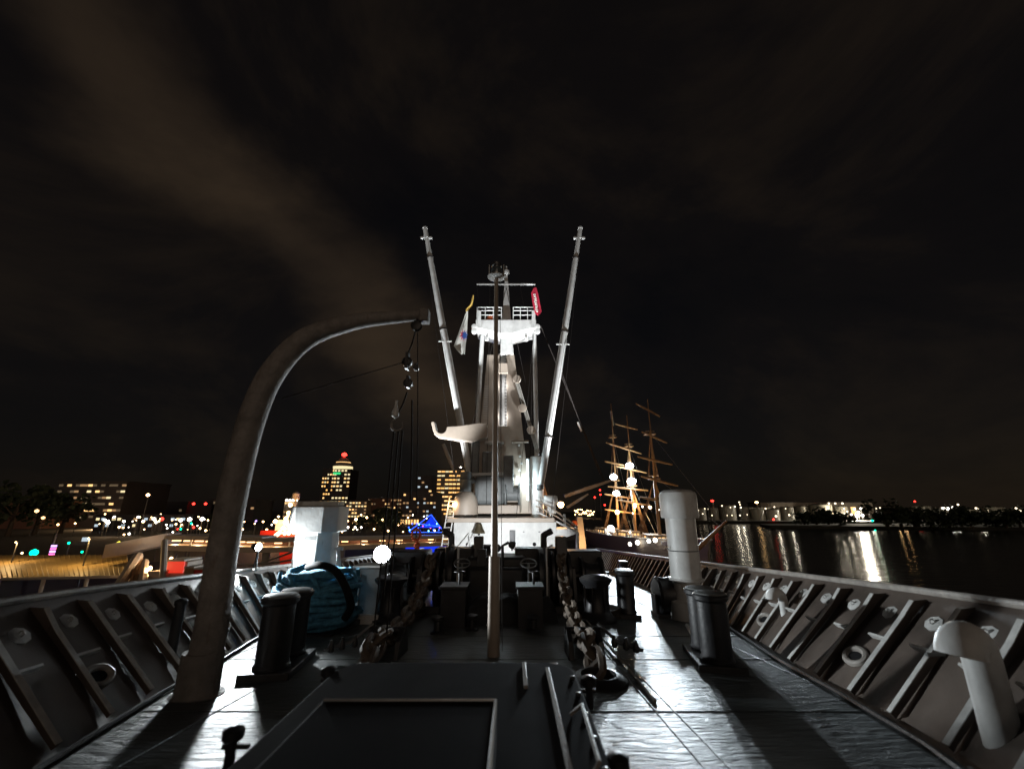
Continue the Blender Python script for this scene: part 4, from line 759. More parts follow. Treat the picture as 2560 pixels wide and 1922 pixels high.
# ------------------------------------------------------------------ the tall ship astern
def tallship():
    bow, stern = V((45.5, 106, 0)), V((33.5, 186, 0)); ax = (stern - bow).normalized(); sd_ = V((-ax.y, ax.x, 0)); Ls = (stern - bow).length
    t = thing('sailing_ship', 'three-masted square rigged sailing ship lit by warm lamps, moored beyond the round ventilator', 'sailing ship', bow + ax * 40)
    m = MB(); vs = []; fs = []; n = 15; prof = []
    for i in range(n):
        u = i / (n - 1); b = 5.8 * min(1, (u / .28) ** .6) if u < .28 else 5.8 * (1 - max(0, (u - .72) / .28) ** 2 * .45); sh = 4.4 + 2.0 * (1 - u) ** 2.2 + .8 * u ** 3
        rake = V((0, 0, 0)) if u > .02 else -ax * 2.0
        c = bow + ax * (Ls * u)
        for k, (bb, z) in enumerate(((-1, 1.0), (-.96, .5), (-.8, -.05), (.8, -.05), (.96, .5), (1, 1.0))): vs.append(c + sd_ * (bb * max(b, .15)) + V((0, 0, sh * z)) + (rake if z == 1.0 else V()))
    for i in range(n - 1):
        for k in range(5): a_ = i * 6 + k; fs.append((a_, a_ + 1, a_ + 7, a_ + 6))
    fs += [tuple(range(6)), tuple((n - 1) * 6 + k for k in range(5, -1, -1))]
    m.add(vs, fs); obj('hull', m, 'hull_cream', t)
    m = MB(); vs2 = []; fs2 = []
    for i in range(n): vs2 += [vs[i * 6] - V((0, 0, .9)), vs[i * 6 + 5] - V((0, 0, .9))]
    for i in range(n - 1): fs2.append((2 * i, 2 * i + 1, 2 * i + 3, 2 * i + 2))
    m.add(vs2, fs2); obj('deck', m, 'teak', t)
    for sdn in (0, 5):
        m = MB(); m.tube([vs[i * 6 + sdn] + V((0, 0, .05)) for i in range(n)], .13, 6); obj('gunwale', m, 'white_paint', t)
        for i in range(1, n - 1): m = MB(); q = vs[i * 6 + sdn]; m.tube([q, q + V((0, 0, 1.0))], .07, 5); obj('rail_post', m, 'white_paint', t)
    for u, l_, w_, h_ in ((.30, 9, 5, 2.4), (.55, 7, 5, 2.4), (.8, 12, 6, 2.6)):
        c = bow + ax * (Ls * u) + V((0, 0, 3.9 + h_ / 2)); m = MB(); m.box(c, (w_, l_, h_), rot=(0, 0, math.atan2(-ax.x, ax.y))); dh = obj('deckhouse', m, 'hull_cream', t, bev=.1)
        for k in range(4):
            m = MB(); m.box(c - ax * (l_ / 2 + .03) + sd_ * (-w_ * .33 + k * w_ * .22) + V((0, 0, .2)), (.7, .06, .8), rot=(0, 0, math.atan2(-ax.x, ax.y))); obj('window', m, 'win_warm', dh, smooth=False)
            m = MB(); m.box(c + sd_ * (w_ / 2 + .03) + ax * (-l_ * .36 + k * l_ * .22) + V((0, 0, .2)), (.06, .8, .8), rot=(0, 0, math.atan2(-ax.x, ax.y))); obj('window', m, 'win_warm', dh, smooth=False)
    # bowsprit
    b0 = at(1738, 1378, 101); b1 = at(1816, 1302, 92); m = MB(); m.tube([b0, b0.lerp(b1, .55), b1], [.5, .4, .18], 10); obj('bowsprit', m, 'wood_spar', t)
    m = MB(); m.tube([at(1770, 1345, 97), at(1775, 1385, 97)], .12, 6); obj('dolphin_striker', m, 'hull_cream', t)
    # masts: foot px, top px, depth, yards (left px,y -> right px,y)
    masts = [((1650, 1340), (1612, 1000), 128, [(1590, 1009, 1650, 1041), (1604, 1079, 1668, 1107), (1594, 1141, 1681, 1161), (1602, 1190, 1695, 1214), (1600, 1242, 1660, 1254)]),
             ((1590, 1340), (1562, 1040), 150, [(1538, 1060, 1594, 1074), (1515, 1106, 1603, 1134), (1512, 1153, 1560, 1163), (1540, 1165, 1616, 1182), (1520, 1216, 1620, 1226), (1544, 1250, 1620, 1262)]),
             ((1548, 1340), (1526, 1010), 172, [(1512, 1235, 1580, 1245), (1512, 1273, 1600, 1285)])]
    for mi, (ft_, tp_, F, yards) in enumerate(masts):
        a_, b_ = at(*ft_, F), at(*tp_, F); m = MB(); b_.x = a_.x + (b_.x - a_.x) * .35; hh = b_.z - a_.z
        m.tube([a_, a_ + V((0, 0, hh * .42)) + (b_ - a_) * V((.42, 0, 0)).x * V((1, 0, 0)).x * 0 if False else a_.lerp(b_, .42)], [.5, .42], 10); m.tube([a_.lerp(b_, .38) + V((0, -.5, 0)), a_.lerp(b_, .75) + V((0, -.5, 0))], [.36, .27], 9); m.tube([a_.lerp(b_, .71) + V((0, -.9, 0)), b_ + V((0, -.9, 0))], [.22, .1], 8)
        mo = obj('mast', m, 'wood_spar', t)
        for k in (.4, .73): m = MB(); q = a_.lerp(b_, k); m.box(q, (3.0, 2.4, .25)); m.ring(q + V((0, 0, .9)), 1.3, .06, n=14); obj('fighting_top', m, 'wood_spar', t)
        for yi, (x0, y0_, x1, y1_) in enumerate(yards):
            p0, p1 = at(x0, y0_, F - 1.3), at(x1, y1_, F - 1.3); m = MB(); m.tube([p0, p0.lerp(p1, .5), p1], [.2, .36, .2], 8); obj('yard', m, 'wood_spar', t)
        for s in (-1, 1):
            for k in range(5):
                m = MB(); m.tube([a_.lerp(b_, .4), a_ + sd_ * (s * 5.3) + ax * (1.0 + k * .9) + V((0, 0, -.5))], .05, 4); obj('shroud', m, 'teak', t)
            for k in range(3):
                m = MB(); m.tube([a_.lerp(b_, .73), a_.lerp(b_, .4) + sd_ * (s * 1.5) + ax * (k * .5)], .04, 4); obj('shroud', m, 'teak', t)
        m = MB(); fwd = [b0.lerp(b1, .9), None, None][mi] or at(*masts[mi - 1][0], masts[mi - 1][2])
        m.tube([a_.lerp(b_, .75), fwd], .04, 4); m.tube([a_.lerp(b_, .42), fwd + ax * 2], .05, 4); obj('stay', m, 'rope_pale', t)
    m = MB(); q = at(1527, 1028, 172); m.tube([q, q + V((.6, 0, -6))], [.5, .3], 6); obj('furled_pennant', m, 'flag_white', t)
    # lamps aboard
    for x, y, F, r_ in ((1574, 1164, 146, 1.25), (1534, 1192, 165, 1.35), (1579, 1203, 146, 1.45), (1541, 1233, 165, 1.2), (1527, 1320, 160, 1.1)):
        c = at(x, y, F); m = MB(); m.lathe(c + V((0, .6, 0)), [(.2, 0), (r_, -.3), (r_, -.5)], 16, axis=(0, 1, 0)); fl = obj('floodlight', m, 'lamp_housing', t)
        m = MB(); m.lathe(c, [(.05, -r_ * .8), (r_ * .8, -r_ * .5), (r_, 0), (r_ * .8, r_ * .5), (.05, r_ * .8)], 16); obj('lens', m, 'em_flood', fl)
        if y < 1300: lamp(t, 'SPOT', c + V((0, -1.1, 0)), FLOOD_W, (.8, .92, 1), (5, 10, EYE - 2), .8, 70, .6)
    for k in range(34):
        rk = random.Random(k + 300); u = rk.uniform(.12, .95); c = bow + ax * (Ls * u) + sd_ * rk.uniform(-4.2, 4.2) + V((0, 0, 4.3)); hh = rk.uniform(.6, 2.4); m = MB(); m.box(c + V((0, 0, hh / 2)), (rk.uniform(.5, 2), rk.uniform(.5, 2), hh), rot=(0, 0, rk.uniform(0, 3))); obj('deck_gear', m, rk.choice(['hull_cream', 'teak', 'white_paint', 'white_paint']), t, bev=.08)
    for x, y, F, r_, w_ in ((1587, 1265, 150, .55, 1), (1543, 1280, 170, .85, 1), (1606, 1266, 150, .3, 0), (1625, 1268, 135, .45, 1), (1584, 1283, 150, .4, 0), (1646, 1274, 128, .3, 0), (1594, 1356, 128, .6, 0), (1575, 1360, 128, .5, 0), (1622, 1352, 120, .5, 0), (1638, 1350, 118, .55, 0), (1575, 1330, 140, .3, 0), (1530, 1345, 165, .4, 0), (1610, 1340, 135, .3, 0)):
        c = at(x, y, F); m = MB(); m.lathe(c, [(.03, -r_), (r_ * .75, -r_ * .7), (r_, 0), (r_ * .75, r_ * .7), (.03, r_)], 12); obj('deck_lamp', m, 'em_warm' if w_ else 'em_white', t)
        if w_: lamp(t, 'POINT', c + V((0, -r_ * 1.5, 0)), 5000, (1, .62, .3), size=r_)
FLOOD_W = 190000
tallship()
# ------------------------------------------------------------------ quay side: pontoons, covered bridge, boats
def wbox(parent, name, c, d, mt, bev=0): m = MB(); m.box(c, d); return obj(name, m, mt, parent, bev=bev, smooth=False)
# ribbed pontoon roof
t = thing('pontoon_roof', 'long ribbed pontoon roof lit yellow, on the water beyond the near bulwark', 'roof', V((-58, 56, 0)))
c0, c1, c2, c3 = at(-240, 1470, 50), at(325, 1444, 53), at(312, 1398, 66), at(-260, 1420, 66)
for q in (c0, c1): q.z = 5.6
for q in (c2, c3): q.z = 6.6
m = MB(); m.hexa([c0, c1, c2, c3, c0 + V((0, 0, .15)), c1 + V((0, 0, .15)), c2 + V((0, 0, .15)), c3 + V((0, 0, .15))]); obj('sheet', m, 'roof_ribs', t, smooth=False)
for k in range(44):
    u = k / 43; m = MB(); a_, b_ = c0.lerp(c1, u), c3.lerp(c2, u); m.tube([a_ + V((0, -.1, .16)), b_ + V((0, .1, .16))], .06, 4); obj('rib', m, 'roof_ribs', t, smooth=False)
m = MB(); m.tube([c0 + V((0, 0, .1)), c1 + V((0, 0, .1))], .16, 6); obj('eave_beam', m, 'beige_clad', t)
for k in range(6): q = c0.lerp(c1, k / 5); q2 = c3.lerp(c2, k / 5); m = MB(); m.tube([q, V((q.x, q.y, .6))], .18, 8); m.tube([q2, V((q2.x, q2.y, .6))], .18, 8); obj('column', m, 'beige_clad', t)
m = MB(); m.box((-62, 56, .35), (46, 24, 1.3)); one('pontoon', m, 'concrete', 'low concrete landing pontoon floating under the ribbed roof', 'pontoon')
def street_lamp(x, y, F, label, r=.3, emm='em_warm', power=0, color=(1, .6, .28), grp='street lamps on the quay', base=None, name='street_lamp'):
    r *= .95
    c = at(x, y, F); zb = max(base if base is not None else 4.4, .2)
    if c.z < zb + 1.5: zb = c.z - 1.5
    t = thing(name, label, 'street lamp', V((c.x, c.y, zb)), grp)
    m = MB(); m.tube([V((c.x, c.y + .2, zb)), c + V((0, .2, r * .8)), c + V((0, -.05, r * 1.3))], [.1, .07, .06], 6); obj('post', m, 'lamp_housing', t)
    m = MB(); m.lathe(c, [(.03, -r), (r * .8, -r * .55), (r, 0), (r * .8, r * .55), (.03, r)], 10); obj('lamp_head', m, emm, t)
    if power: lamp(t, 'POINT', c + V((0, -r * 1.6, -r * .6)), power, color, size=r)
    return t
street_lamp(375, 1420, 50, 'warm lamp on the pontoon beside the gangway legs', .22, 'em_warm', 900, base=1)
street_lamp(428, 1396, 52, 'warm lamp above the red lit panel', .18, 'em_warm', 500, base=1)
street_lamp(222, 1345, 58, 'pole lamp shining on the ribbed pontoon roof', .1, 'em_warm_dim', 850, base=1, color=(1, .62, .22))
street_lamp(40, 1355, 60, 'second pole lamp at the far end of the ribbed pontoon roof', .1, 'em_warm_dim', 700, base=1, color=(1, .62, .25))
# gangway portal with sloping legs, red panel, stalls
t = thing('gangway', 'beige sloping gangway with dark legs between pontoon roof and covered bridge', 'gangway', at(330, 1470, 48))
for xa, ya, xb, yb, r_, mt in ((290, 1475, 345, 1390, .5, 'beige_clad'), (322, 1475, 350, 1395, .25, 'teak'), (338, 1470, 352, 1400, .25, 'teak'), (405, 1462, 412, 1352, .3, 'beige_clad'), (352, 1470, 362, 1405, .4, 'beige_clad')):
    m = MB(); m.tube([at(xa, ya, 46), at(xb, yb, 52)], r_, 8); obj('leg', m, mt, t)
m = MB(); rect(m, 256, 1462, 264, 1474, 44, .4); obj('bollard_post', m, 'white_paint', t)
m = MB(); a_, b_ = at(255, 1395, 58), at(410, 1362, 66); m.hexa([a_, b_, b_ + V((0, 3, 0)), a_ + V((0, 3, 0)), a_ + V((0, 0, 1.6)), b_ + V((0, 0, 1.6)), b_ + V((0, 3, 1.6)), a_ + V((0, 3, 1.6))]); obj('ramp', m, 'beige_clad', t, smooth=False)
g = thing('ticket_stall', 'beige kiosk with a glowing red panel beside the gangway', 'kiosk', at(437, 1460, 50))
m = MB(); rect(m, 416, 1404, 458, 1462, 50.3, 2.4); obj('cabin', m, 'beige_clad', g, bev=.05)
emit('em_panel', (1, .05, .025), .75); m = MB(); rect(m, 420, 1403, 456, 1432, 50.0, .12); obj('panel', m, 'em_panel', g, smooth=False)
m = MB(); rect(m, 414, 1398, 460, 1403, 49.9, 2.8); obj('roof', m, 'beige_clad', g)
for i, (x0, y0_, x1, y1_, mt) in enumerate(((372, 1432, 398, 1455, 'beige_clad'), (340, 1445, 362, 1462, 'beige_clad'), (462, 1420, 482, 1436, 'teak'), (486, 1424, 520, 1446, 'red_paint'))):
    g = thing('stall', ['small beige stall under the warm pontoon lamp', 'low beige crate stall at the foot of the gangway leg', 'brown wooden stall just past the red panel', 'dull red painted stall near the davit post'][i], 'stall', at((x0 + x1) / 2, y1_, 49)); m = MB(); rect(m, x0, y0_, x1, y1_, 49, 2); obj('counter', m, mt, g, bev=.05); m = MB(); rect(m, x0 - 2, y0_ - 4, x1 + 2, y0_, 48.8, 2.6); obj('roof', m, 'beige_clad', g, bev=.03)
# covered bridge
def bridge(x0, x1, yt0, yb0, yt1, yb1, F0, F1, label, nl):
    a_, b_ = at(x0, yb0, F0), at(x1, yb1, F1); ta, tb = at(x0, yt0, F0), at(x1, yt1, F1); t = thing('covered_bridge', label, 'bridge', V((a_.x, a_.y, 0)))
    def band(za0, za1, zb0, zb1, d, nm, mt):
        m = MB(); m.hexa([V((a_.x, a_.y, za0)), V((b_.x, b_.y, zb0)), V((b_.x, b_.y + d, zb0)), V((a_.x, a_.y + d, za0)), V((a_.x, a_.y, za1)), V((b_.x, b_.y, zb1)), V((b_.x, b_.y + d, zb1)), V((a_.x, a_.y + d, za1))]); obj(nm, m, mt, t, smooth=False)
    ha, hb = ta.z - a_.z, tb.z - b_.z
    band(a_.z, a_.z + ha * .36, b_.z, b_.z + hb * .36, 4, 'parapet', 'beige_clad'); band(ta.z - ha * .28, ta.z, tb.z - hb * .28, tb.z, 4.6, 'roof', 'beige_clad')
    m = MB(); m.hexa([V((a_.x, a_.y + 3.9, a_.z)), V((b_.x, b_.y + 3.9, b_.z)), V((b_.x, b_.y + 4, b_.z)), V((a_.x, a_.y + 4, a_.z)), V((a_.x, a_.y + 3.9, ta.z)), V((b_.x, b_.y + 3.9, tb.z)), V((b_.x, b_.y + 4, tb.z)), V((a_.x, a_.y + 4, ta.z))]); obj('back_wall', m, 'facade_brick', t, smooth=False)
    n = max(4, int((b_ - a_).length / 4))
    for k in range(n + 1):
        u = k / n; q = a_.lerp(b_, u); h = ha + (hb - ha) * u; m = MB(); m.box(q + V((0, .1, h * .5)), (.18, .18, h * .9)); obj('mullion', m, 'beige_clad', t)
    for k in range(nl):
        u = (k + .5) / nl; q = a_.lerp(b_, u) + V((0, 1.2, (ha + (hb - ha) * u) * .62)); m = MB(); m.box(q, (1.1, .3, .16)); obj('strip_lamp', m, 'em_warm_dim', t)
        if k % 2 == 0: lamp(t, 'POINT', q + V((0, -.1, -.3)), 160, (1, .7, .42), size=.3)
    for k in range(int(n / 3) + 1): u = k / max(1, int(n / 3)); q = a_.lerp(b_, u); m = MB(); m.tube([V((q.x, q.y + 2, -1)), V((q.x, q.y + 2, q.z))], .5, 10); obj('pier', m, 'concrete', t)
bridge(405, 648, 1338, 1376, 1342, 1382, 62, 70, 'long beige covered footbridge with lit windows behind the davit', 9)
bridge(650, 1128, 1346, 1382, 1338, 1364, 70, 96, 'low curved beige footbridge running behind ventilator and capstan', 10)
# boats
def hull_mesh(c, L_, B, H, yaw):
    m = MB(); ca, sa = math.cos(yaw), math.sin(yaw); vs = []; fs = []; n = 9
    for i in range(n):
        u = i / (n - 1); b = B / 2 * (1 - abs(2 * u - 1) ** 3 * .9); sh = H * (1 + .35 * (2 * u - 1) ** 2)
        for bb, z in ((-b, sh), (-b * .7, -.3), (b * .7, -.3), (b, sh)): x = (u - .5) * L_; vs.append(V(c) + V((x * ca - bb * sa, x * sa + bb * ca, z)))
    for i in range(n - 1):
        for k in range(4): a_ = i * 4 + k; b2 = i * 4 + (k + 1) % 4; fs.append((a_, b2, b2 + 4, a_ + 4))
    fs += [(0, 1, 2, 3), tuple((n - 1) * 4 + k for k in (3, 2, 1, 0))]; m.add(vs, fs); return m
c = V((at(715, 1350, 112).x, 112, 0)); t = thing('lightship', 'red lightship strung with bright warm lamps behind the square ventilator', 'ship', c)
obj('hull', hull_mesh(c, 26, 7, 4.2, .12), 'red_paint', t)
wbox(t, 'cabin', c + V((-1, 0, 6.2)), (9, 4.5, 4), 'red_paint', .1); wbox(t, 'wheelhouse', c + V((0, 0, 9.4)), (4.5, 3.6, 2.6), 'white_paint', .1)
m = MB(); m.tube([c + V((1, 0, 9)), c + V((1, 0, 15.5))], [.6, .3], 10); m.lathe(c + V((1, 0, 15.5)), [(.4, 0), (.9, .2), (.9, 1.5), (.3, 2.0)], 14); obj('light_tower', m, 'beige_clad', t)
for x, y in ((726, 1262), (722, 1282), (729, 1290), (715, 1296), (720, 1308), (713, 1306), (708, 1320), (695, 1334), (722, 1332), (735, 1330), (690, 1338), (730, 1318), (731, 1304), (688, 1303), (700, 1330), (712, 1332)):
    q = at(x, y, 108); m = MB(); m.lathe(q, [(.03, -.5), (.36, -.3), (.46, 0), (.36, .3), (.03, .5)], 10); obj('lamp_bulb', m, 'em_warm', t)
for x, y in ((718, 1300), (705, 1325), (728, 1322)): lamp(t, 'POINT', at(x, y, 106), 2200, (1, .5, .22), size=.5)
c = V((at(1066, 1345, 118).x, 118, 0)); t = thing('party_boat', 'boat with a pointed tent outlined in vivid blue lights, left of the mast house', 'boat', c)
obj('hull', hull_mesh(c, 13, 4.6, 2.6, .05), 'facade_dark', t)
pk = at(1078, 1290, 118); m = MB(); m.lathe(V((pk.x, 118, at(1078, 1318, 118).z)), [(3.0, 0), (1.4, 1.0), (.5, 2.2), (.1, pk.z - at(1078, 1318, 118).z)], 10); emit('em_tent', (.005, .04, 1), .9); obj('tent', m, 'em_tent', t)
wbox(t, 'saloon', c + V((0, 0, 4.0)), (10, 3.6, 2.6), 'em_tent', .1)
for k in range(16):
    q = at(1022 + k * 5.2 + 3 * math.sin(k * 5), 1318 + 9 * math.sin(k * 2.3), 116); m = MB(); m.lathe(q, [(.03, -.22), (.2, 0), (.03, .22)], 8); obj('string_bulb', m, ['em_blue', 'em_cyan', 'em_blue', 'em_pink'][k % 4], t)
for a_, b_ in (((1078, 1286), (1022, 1328)), ((1078, 1286), (1104, 1322)), ((1024, 1330), (1104, 1330)), ((1040, 1308), (1100, 1316))): m = MB(); m.tube([at(*a_, 116), at(*b_, 116)], .06, 6); obj('light_string', m, 'em_blue', t)
lamp(t, 'POINT', at(1070, 1320, 112), 5000, (.03, .12, 1), size=1)
# ------------------------------------------------------------------ town buildings
rb = random.Random(5)
def building(label, x0, x1, yt, F, d, mt, rows, cols, lit, wins, name='office_building', z0=4.4, roof=True, wfrac=.62, hfrac=.5, ybase=None):
    a_, b_ = at(x0, yt, F), at(x1, yt, F); zt = a_.z; w_ = b_.x - a_.x; zb = z0 if ybase is None else at(x0, ybase, F).z
    t = thing(name, label, 'building', V(((a_.x + b_.x) / 2, F, z0)))
    wbox(t, 'wall', V(((a_.x + b_.x) / 2, F + d / 2, (zt + z0) / 2)), (w_, d, zt - z0), mt)
    if roof: wbox(t, 'roof', V(((a_.x + b_.x) / 2, F + d / 2, zt + .35)), (w_ * 1.02, d * 1.02, .7), 'facade_dark')
    ww, hh = w_ / cols * wfrac, (zt - zb) / rows * hfrac * .8; shared = {}
    for r_ in range(rows):
        run = rb.random()
        for k in range(cols):
            if rb.random() > lit * (.55 + .9 * run): continue
            em = rb.choice(wins); c = V((a_.x + w_ * (k + .5) / cols, F - .06, zb + (zt - zb) * (r_ + .55) / rows))
            if em not in shared: m = MB(); m.box(c, (ww, .12, hh)); o = obj('window', m, em, t, smooth=False); shared[em] = (o.data, c)
            else: o = bpy.data.objects.new('window', shared[em][0]); col.objects.link(o); o.parent = t; o.location = c - shared[em][1]
    return t
W1 = ['win_warm', 'win_pale', 'win_dim', 'win_dim', 'win_dim2', 'win_dim2']; W2 = ['win_pale', 'win_cool', 'win_pale', 'win_dim']; W3 = ['win_amber', 'win_amber', 'win_warm', 'win_pale']
building('wide dark office block with long rows of lit windows, far left', 150, 318, 1206, 230, 30, 'facade_dark', 6, 16, .55, ['win_pale', 'win_warm', 'win_dim', 'win_dim2', 'win_dim2'], ybase=1300, wfrac=.97, hfrac=.42)
building('dim narrow brick block at the far left edge', 20, 110, 1250, 210, 20, 'facade_brick', 4, 8, .18, W1, ybase=1320)
building('low dark block with sparse windows right of the wide office block', 330, 470, 1256, 300, 25, 'facade_dark', 4, 14, .3, W1, ybase=1310)
building('dark slab block half hidden behind the davit', 520, 640, 1250, 330, 25, 'facade_dark', 5, 10, .3, W1, ybase=1320)
building('slim bright stone block with row of white roof lamps left of the ventilator', 712, 746, 1252, 260, 18, 'facade_stone', 6, 5, .75, ['win_warm', 'win_amber', 'win_dim'], ybase=1320)
building('slab half of the tall tower pair', 808, 838, 1172, 420, 20, 'facade_dark', 12, 5, .5, ['win_warm', 'win_pale', 'win_amber'], name='tower', ybase=1290)
t = building('round topped office tower with glowing crown and red beacon', 836, 878, 1172, 415, 22, 'facade_dark', 12, 5, .62, ['win_pale', 'win_pale', 'win_warm'], name='tower', roof=False, ybase=1290)
c = at(857, 1172, 426); m = MB(); m.lathe(c, [(9.2, -1), (9.2, 2.2), (7, 3.2)], 24); obj('crown', m, 'win_pale', t); m = MB(); m.lathe(c, [(9.6, 2.2), (7, 5.5), (6.8, 6.2), (4.5, 9.5), (2, 11), (1, 12)], 24); obj('dome', m, 'facade_stone', t); m = MB(); m.lathe(c, [(6.9, 5.4), (6.9, 6.4)], 24); obj('crown_ring', m, 'win_warm', t)
m = MB(); m.lathe(c, [(.3, 12), (2.3, 13), (2.6, 14), (1.8, 15.4), (.3, 16)], 14); obj('beacon', m, 'em_red', t)
m = MB(); q = at(842, 1183, 414); m.box(q, (7, .2, 2)); obj('green_sign', m, emit('em_sign', (.05, 1, .3), .8), t)
building('stone apartment block with columns of lit stair windows beside the ventilator hood', 866, 918, 1253, 300, 20, 'facade_stone', 7, 7, .62, ['win_warm', 'win_pale', 'win_dim'], ybase=1312)
building('long low block with broken rows of warm windows in the middle distance', 920, 1012, 1246, 310, 24, 'facade_brick', 7, 13, .45, W1, ybase=1312)
building('dark bluish glass block behind the blue lit boat', 1008, 1092, 1232, 290, 24, 'facade_dark', 8, 10, .3, ['win_dim', 'win_warm', 'win_dim', 'win_cool'], ybase=1315)
building('dark slim tower with few lit windows behind the hanging tackle', 1044, 1082, 1190, 420, 18, 'facade_dark', 9, 4, .3, ['win_cool', 'win_warm', 'win_dim'], name='tower', ybase=1290)
building('tower glowing amber on every floor left of the mast', 1094, 1162, 1174, 380, 24, 'facade_stone', 11, 7, .95, W3, name='tower', ybase=1290, wfrac=.86, hfrac=.42)
t = building('low arcade with a continuous warm lit ground floor behind the trees', 935, 1048, 1296, 240, 12, 'facade_stone', 1, 16, 1.2, ['win_warm', 'win_amber', 'win_warm'], name='arcade', ybase=1314, hfrac=.75)
building('low warehouse with red roof lamps behind the ventilator trunk', 858, 934, 1298, 235, 12, 'facade_brick', 1, 10, .8, ['win_warm', 'win_dim'], name='warehouse', ybase=1318)
building('broad dark shed low behind the lamp cluster at far left', 240, 480, 1290, 190, 14, 'facade_dark', 2, 18, .5, ['win_pale', 'win_dim', 'win_cool'], name='shed', ybase=1322)
for i, x in enumerate((717, 725, 733, 741)): street_lamp(x, 1250, 258, 'white lamp on the roof edge of the slim stone block', .7, 'em_white', grp='roof lamps of the slim stone block', base=30, name='roof_lamp')
for i, x in enumerate((1152, 1130, 1165)): street_lamp(x, 1168 - 3 * i, 380, 'small pale lamp on top of the amber tower', .8, 'em_white', grp='roof lamps of the amber tower', base=40, name='roof_lamp')
# lamps scattered along the quay road
LAMPS = [(270, 1306, 'em_white', .62), (262, 1300, 'em_white', .5), (310, 1303, 'em_white', .45), (298, 1317, 'em_warm', .4), (345, 1292, 'em_white', .4), (385, 1297, 'em_white', .6), (402, 1297, 'em_warm', .4), (390, 1306, 'em_white', .35), (452, 1300, 'em_white', .62), (474, 1298, 'em_white', .75), (505, 1297, 'em_white', .7), (520, 1300, 'em_warm', .3), (440, 1310, 'em_warm', .35), (358, 1303, 'em_warm', .5), (323, 1334, 'em_white', .4), (310, 1336, 'em_warm', .3), (92, 1277, 'em_warm_dim', .7), (108, 1294, 'em_warm_dim', .6), (145, 1311, 'em_warm', .35), (188, 1308, 'em_warm', .3), (25, 1312, 'em_warm_dim', .5), (180, 1345, 'em_white', .35), (212, 1348, 'em_violet', .55), (500, 1320, 'em_warm', .35), (418, 1320, 'em_white', .3), (432, 1330, 'em_white', .28), (595, 1318, 'em_warm', .4), (655, 1332, 'em_warm', .4), (640, 1302, 'em_violet', .4), (890, 1298, 'em_warm', .55), (860, 1300, 'em_warm', .5), (870, 1318, 'em_white', .4), (888, 1318, 'em_white', .4), (903, 1318, 'em_white', .35), (370, 1237, 'em_warm', .6), (125, 1346, 'em_warm', .3), (148, 1347, 'em_warm', .3)]
lab = {'em_white': 'white street lamp among the lights of the quay road', 'em_warm': 'warm street lamp among the lights of the quay road', 'em_warm_dim': 'dim amber street lamp by the far left trees', 'em_violet': 'violet lamp among the lights of the quay road'}
for x, y, e_, r_ in LAMPS: street_lamp(x, y, 150, lab[e_], r_ * .9, e_, grp=lab[e_] + 's' if False else 'quay road lamps, ' + e_[3:].replace('_', ' '), power=(900 if r_ > .58 and e_ == 'em_white' else 0))
for x, y, e_, r_, lb_ in ((85, 1381, 'em_green', .62, 'bright green navigation light on the near quay'), (172, 1357, 'em_green', .2, 'small green light beside the tall violet sign'), (205, 1379, 'em_green', .18, 'lower small green light below the violet lamp'), (452, 1322, 'em_green', .16, 'left green traffic light on the quay road'), (478, 1308, 'em_green', .16, 'right green traffic light on the quay road'), (444, 1322, 'em_red', .14, 'left red traffic light on the quay road'), (484, 1318, 'em_red', .2, 'right red traffic light on the quay road'), (55, 1382, 'em_warm', .16, 'small amber light beside the green navigation light'), (297, 1358, 'em_yellow', .4, 'yellow glowing sign lamp beyond the pontoon roof'), (405, 1297, 'em_red', .3, 'red lamp among the white quay lamps')):
    street_lamp(x, y, 80, lb_, r_, e_, grp=None, base=1.5, name='signal_light')
small = [(484, 1259), (514, 1259)]
for x, y in small: street_lamp(x, y, 300, 'red beacon on the roof of the low block behind the davit', .9, 'em_red', grp='red beacons behind the davit', base=25, name='beacon')
t = thing('illuminated_sign', 'tall narrow sign glowing violet and pink on the near quay', 'sign', at(125, 1392, 78)); 
for k, e_ in enumerate(('em_violet', 'em_pink', 'em_violet', 'em_pink')): m = MB(); rect(m, 122 + (3 - k) * 2, 1362 + k * 7, 133 + (3 - k) * 2, 1367 + k * 7, 78, .2); obj('panel', m, e_, t, smooth=False)
m = MB(); m.box(at(127, 1378, 78.4), (.3, .3, 6)); obj('mast', m, 'lamp_housing', t)
t = thing('illuminated_sign', 'pale glowing billboard beside the violet quay lamp', 'sign', at(215, 1370, 120)); m = MB(); rect(m, 206, 1343, 222, 1353, 120, .3); obj('panel', m, 'win_cool', t, smooth=False); m = MB(); m.box(at(214, 1362, 120.4), (.3, .3, 4)); obj('post', m, 'lamp_housing', t)
rl = random.Random(9)
for i in range(46):
    x = 515 + i * 12.6 + rl.uniform(-5, 5); y = 1300 + rl.uniform(-14, 28) if i % 3 else 1326 + rl.uniform(-4, 6)
    street_lamp(x, y, 165 + rl.uniform(0, 30), 'small warm lamp in the promenade row between davit and mast', rl.uniform(.22, .45), 'em_warm' if rl.random() < .75 else 'em_white', grp='promenade lamps between davit and mast')
for i in range(26): street_lamp(250 + i * 10.5 + rl.uniform(-6, 6), 1284 + rl.uniform(0, 40), 165 + rl.uniform(0, 20), 'small lamp in the dense cluster of quay road lights left of the davit', rl.uniform(.16, .34), rl.choice(['em_warm', 'em_white', 'em_warm']), grp='dense quay road lamp cluster')
for x, F, pw in ((725, 245, 14000), (890, 270, 16000), (965, 285, 18000), (1050, 270, 9000), (1120, 330, 30000), (850, 380, 16000), (240, 205, 9000), (580, 290, 9000)):
    street_lamp(x, 1316, F, 'warm street lamp added to light the foot of a town building', .5, 'em_warm', power=pw, grp='added lamps at the building fronts')  # extra lamps added to brighten the facades
